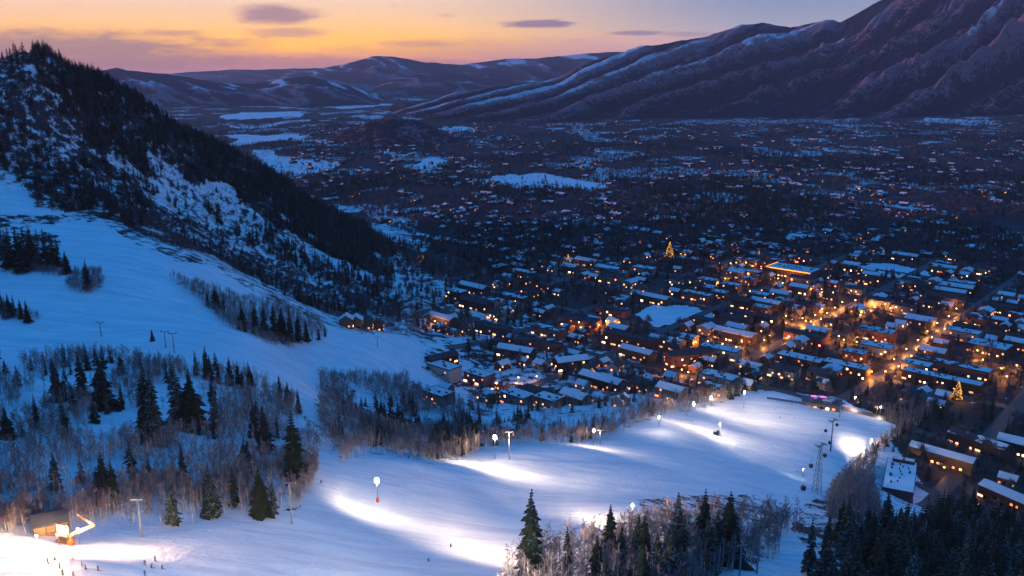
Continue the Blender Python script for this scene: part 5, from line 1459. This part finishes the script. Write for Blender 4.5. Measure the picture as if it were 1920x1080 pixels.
def skier_proto(ps, jk, name='person'):
    me0, J = poses[ps]; me = me0.copy(); me.materials.clear()
    for m in (JK[jk], M_PANTS, M_SKIN): me.materials.append(m)
    hip = J[0][2]+.02; neck = J[3][2]
    for p in me.polygons:
        c = sum((me.vertices[i].co for i in p.vertices), Vector())/len(p.vertices)
        arm = abs(c.x) > .2 and c.z > .7
        p.material_index = 2 if c.z > neck and not arm else (1 if c.z < hip and not arm else 0); p.use_smooth = True
    root = bpy.data.objects.new(name, me); COL.objects.link(root)
    h = MB(); hc = Vector(J[4])+Vector((0,.015,.05)); h.lathe([(.125,-.06),(.135,.0),(.12,.07),(.07,.12),(.02,.135)], hc, 10); h.build('helmet', M_HELM, root, smooth=True)
    g = MB(); g.box(hc+Vector((0,-.125,-.03)), (.17,.05,.07)); g.build('goggles', M_GLASS, root)
    for s_, f in ((-1, J[15]), (1, J[19])):
        k = MB(); k.box((f[0], f[1]-.05, .015), (.09,1.5,.03)); k.box((f[0], f[1]-.86, .06), (.08,.18,.03)); k.build('ski', JK[3] if jk == 0 else M_DARKM, root)
        b = MB(); b.box((f[0], f[1]+.09, .12), (.13,.30,.20)); b.build('boot', M_DARKM, root)
    for i in (8, 11):
        k = MB(); q = Vector(J[i]); k.tube(q+Vector((0,0,.08)), q+Vector((.05*(1 if i == 11 else -1),.25,-q.z+.02)), .012, .008, 5); k.build('ski_pole', M_STEEL, root)
    return root
SK = {}
def skier(u, v, ps, jk, rz, label, group='skiers on the lit slope', lying=False, sc=1.0):
    key = (ps, jk)
    if key in SK: o = copy_tree(SK[key])
    else: o = skier_proto(ps, jk); SK[key] = o
    p = unproj(u, v); o.location = (p[0], p[1], p[2]+.03); o.rotation_euler = (0, 0, rz); tag(o, label, 'person', group)
    # tilt to the slope
    e = .6; nx = (h1(p[0]-e, p[1])-h1(p[0]+e, p[1]))/(2*e); ny = (h1(p[0], p[1]-e)-h1(p[0], p[1]+e))/(2*e)
    return o
GL = 'skiers gathered below the hut'
for a in [(103,1050,0,1,1.0,'person in a yellow jacket standing in the brightest light below the board',GL),
          (90,1057,0,2,2.0,'person in dark blue at the left of the gathering below the board',GL),
          (137,1050,2,4,.5,'person in grey alone in the glare right of the yellow jacket',GL),
          (154,1060,0,4,-1.2,'person in grey, upper of a close pair in the glare',GL),
          (161,1068,2,3,-.6,'person in red, lower of a close pair in the glare',GL),
          (112,1066,0,0,2.4,'person in black half beside the large yellow-jacketed figure',GL),
          (118,1078,0,1,.2,'person in a yellow jacket nearest the bottom edge at the gathering',GL),
          (138,1082,2,1,.9,'person in yellow cut by the bottom edge, right of the other yellow jackets',GL),
          (184,1070,0,0,1.4,'person in black with a long shadow right of the gathering',GL),
          (291,1052,0,0,1.2,'person in black standing upright, topmost of the group on the open snow',None),
          (272,1060,2,4,.2,'person in grey at the left of the group on the open snow',None),
          (284,1065,1,0,1.5,'crouching skier in black in the middle of the group on the open snow',None),
          (304,1067,1,2,1.7,'crouching skier in dark blue at the right of the group on the open snow',None),
          (272,1080,0,2,.6,'person in dark blue nearest the bottom edge below the group',None),
          (845,1026,1,0,2.6,'lone skier in black heading down the middle of the lit slope',None),
          (803,1053,1,2,2.3,'lone skier in dark blue lower on the lit slope left of the tall spruce',None),
          (766,859,1,0,.4,'skier in black near the dark trees above the brightest floodlight',None),
          (602,906,1,3,.4,'skier in red at the narrow trail beside the big fir',None),
          (1462,784,1,0,2.0,'skier in black left of centre on the far lit snow',None),
          (1490,786,2,2,2.0,'skier in dark blue right of centre on the far lit snow',None),
          (1453,768,1,4,1.0,'skier in grey higher up on the far lit snow',None),
          (1256,785,0,0,1.0,'person in black at the tree edge near the far floodlights',None),
          (1287,778,0,2,1.0,'person in dark blue left of the tall floodlight mast',None),
          (1324,768,2,0,1.0,'person in black between the tall mast and the crest trees',None),
          (1336,760,0,4,1.0,'person in grey under the warm crest floodlight',None),
          (1495,885,1,0,1.0,'skier in black beside the small greenish lamp',None),
          (1507,893,0,3,1.0,'person in red beside the small greenish lamp',None)]:
    u, v, ps, jk, rz, lb, g = a; skier(u, v, ps, jk, rz, lb, g or 'skiers on the lit slope')
for k in range(16):
    skier(1452+k*7+random.uniform(-2, 2), 752+k*1.1+random.uniform(-1.5, 1), (0, 2)[k % 2], k % 5, random.uniform(0, 6), 'small dark figure in the line of people along the netting fence', 'people lined up along the netting fence')

# snow groomer on the brow
def groomer():
    p = unproj(1343, 814); root = empty('snow_groomer', tuple(p), R(-20)); tag(root, 'dark tracked snow groomer parked at the edge of the bright snow', 'groomer')
    for s_ in (-1.5, 1.5): t = MB(); t.box((0,s_,.55), (4.6,1.1,.9), taper=.86); t.build('track', M_DARKM, root)
    b = MB(); b.box((0,0,1.1), (4.2,1.9,.8)); b.build('chassis', M_CABIN, root)
    c = MB(); c.box((.9,0,2.2), (1.9,1.9,1.5), taper=.85); cb = c.build('cab', M_CABIN, root); g = MB(); g.box((1.86,0,2.3), (.08,1.6,.8)); g.build('windscreen', M_GLASS, cb)
    bl = MB(); bl.box((2.9,0,.7), (.25,4.2,1.0)); bl.build('blade', M_STEEL, root)
groomer()
# round plaza bank of dark snow-edged hedge beside the station
def drum():
    p = pt(1730, 748, z=3); m = MB(); root = empty('round_pavilion', (p[0], p[1], h1(p[0], p[1])-.3)); tag(root, 'low round dark-roofed pavilion right of the gondola station', 'pavilion')
    w_ = MB(); w_.lathe([(17,-2),(17,4.5)], n=32); w_.build('wall', WALLS[3], root); r_ = MB(); r_.lathe([(18,4.6),(18,5.2),(9,7.4),(1,8.0)], n=32); r_.build('roof', simple('dark_roof', (.08,.08,.1), .8, .2), root)
    BUILT.append((p[0], p[1], 18))
drum()

# ------------------------------------------------------------------ haze
HZ = True
if HZ:
    m = bpy.data.materials.new('air'); m.use_nodes = True; n = NT(m.node_tree); v = n.n('ShaderNodeVolumePrincipled'); o = n.n('ShaderNodeOutputMaterial'); n.link(v.outputs[0], o.inputs['Volume'])
    v.inputs['Color'].default_value = (.86,.80,.90,1); v.inputs['Density'].default_value = 3.0e-5; v.inputs['Anisotropy'].default_value = 0.3
    hb = MB(); hb.box((0, 9500, 640), (60000, 21000, 1660)); ho = hb.build('haze', m); tag(ho, kind='stuff')
print('COUNTS', con_count, asp_count, nb, nsl, len(kept), len(STUFF_CON)+len(VC), len(STUFF_ASP), len(VB)+len(TA_), len(SCR))
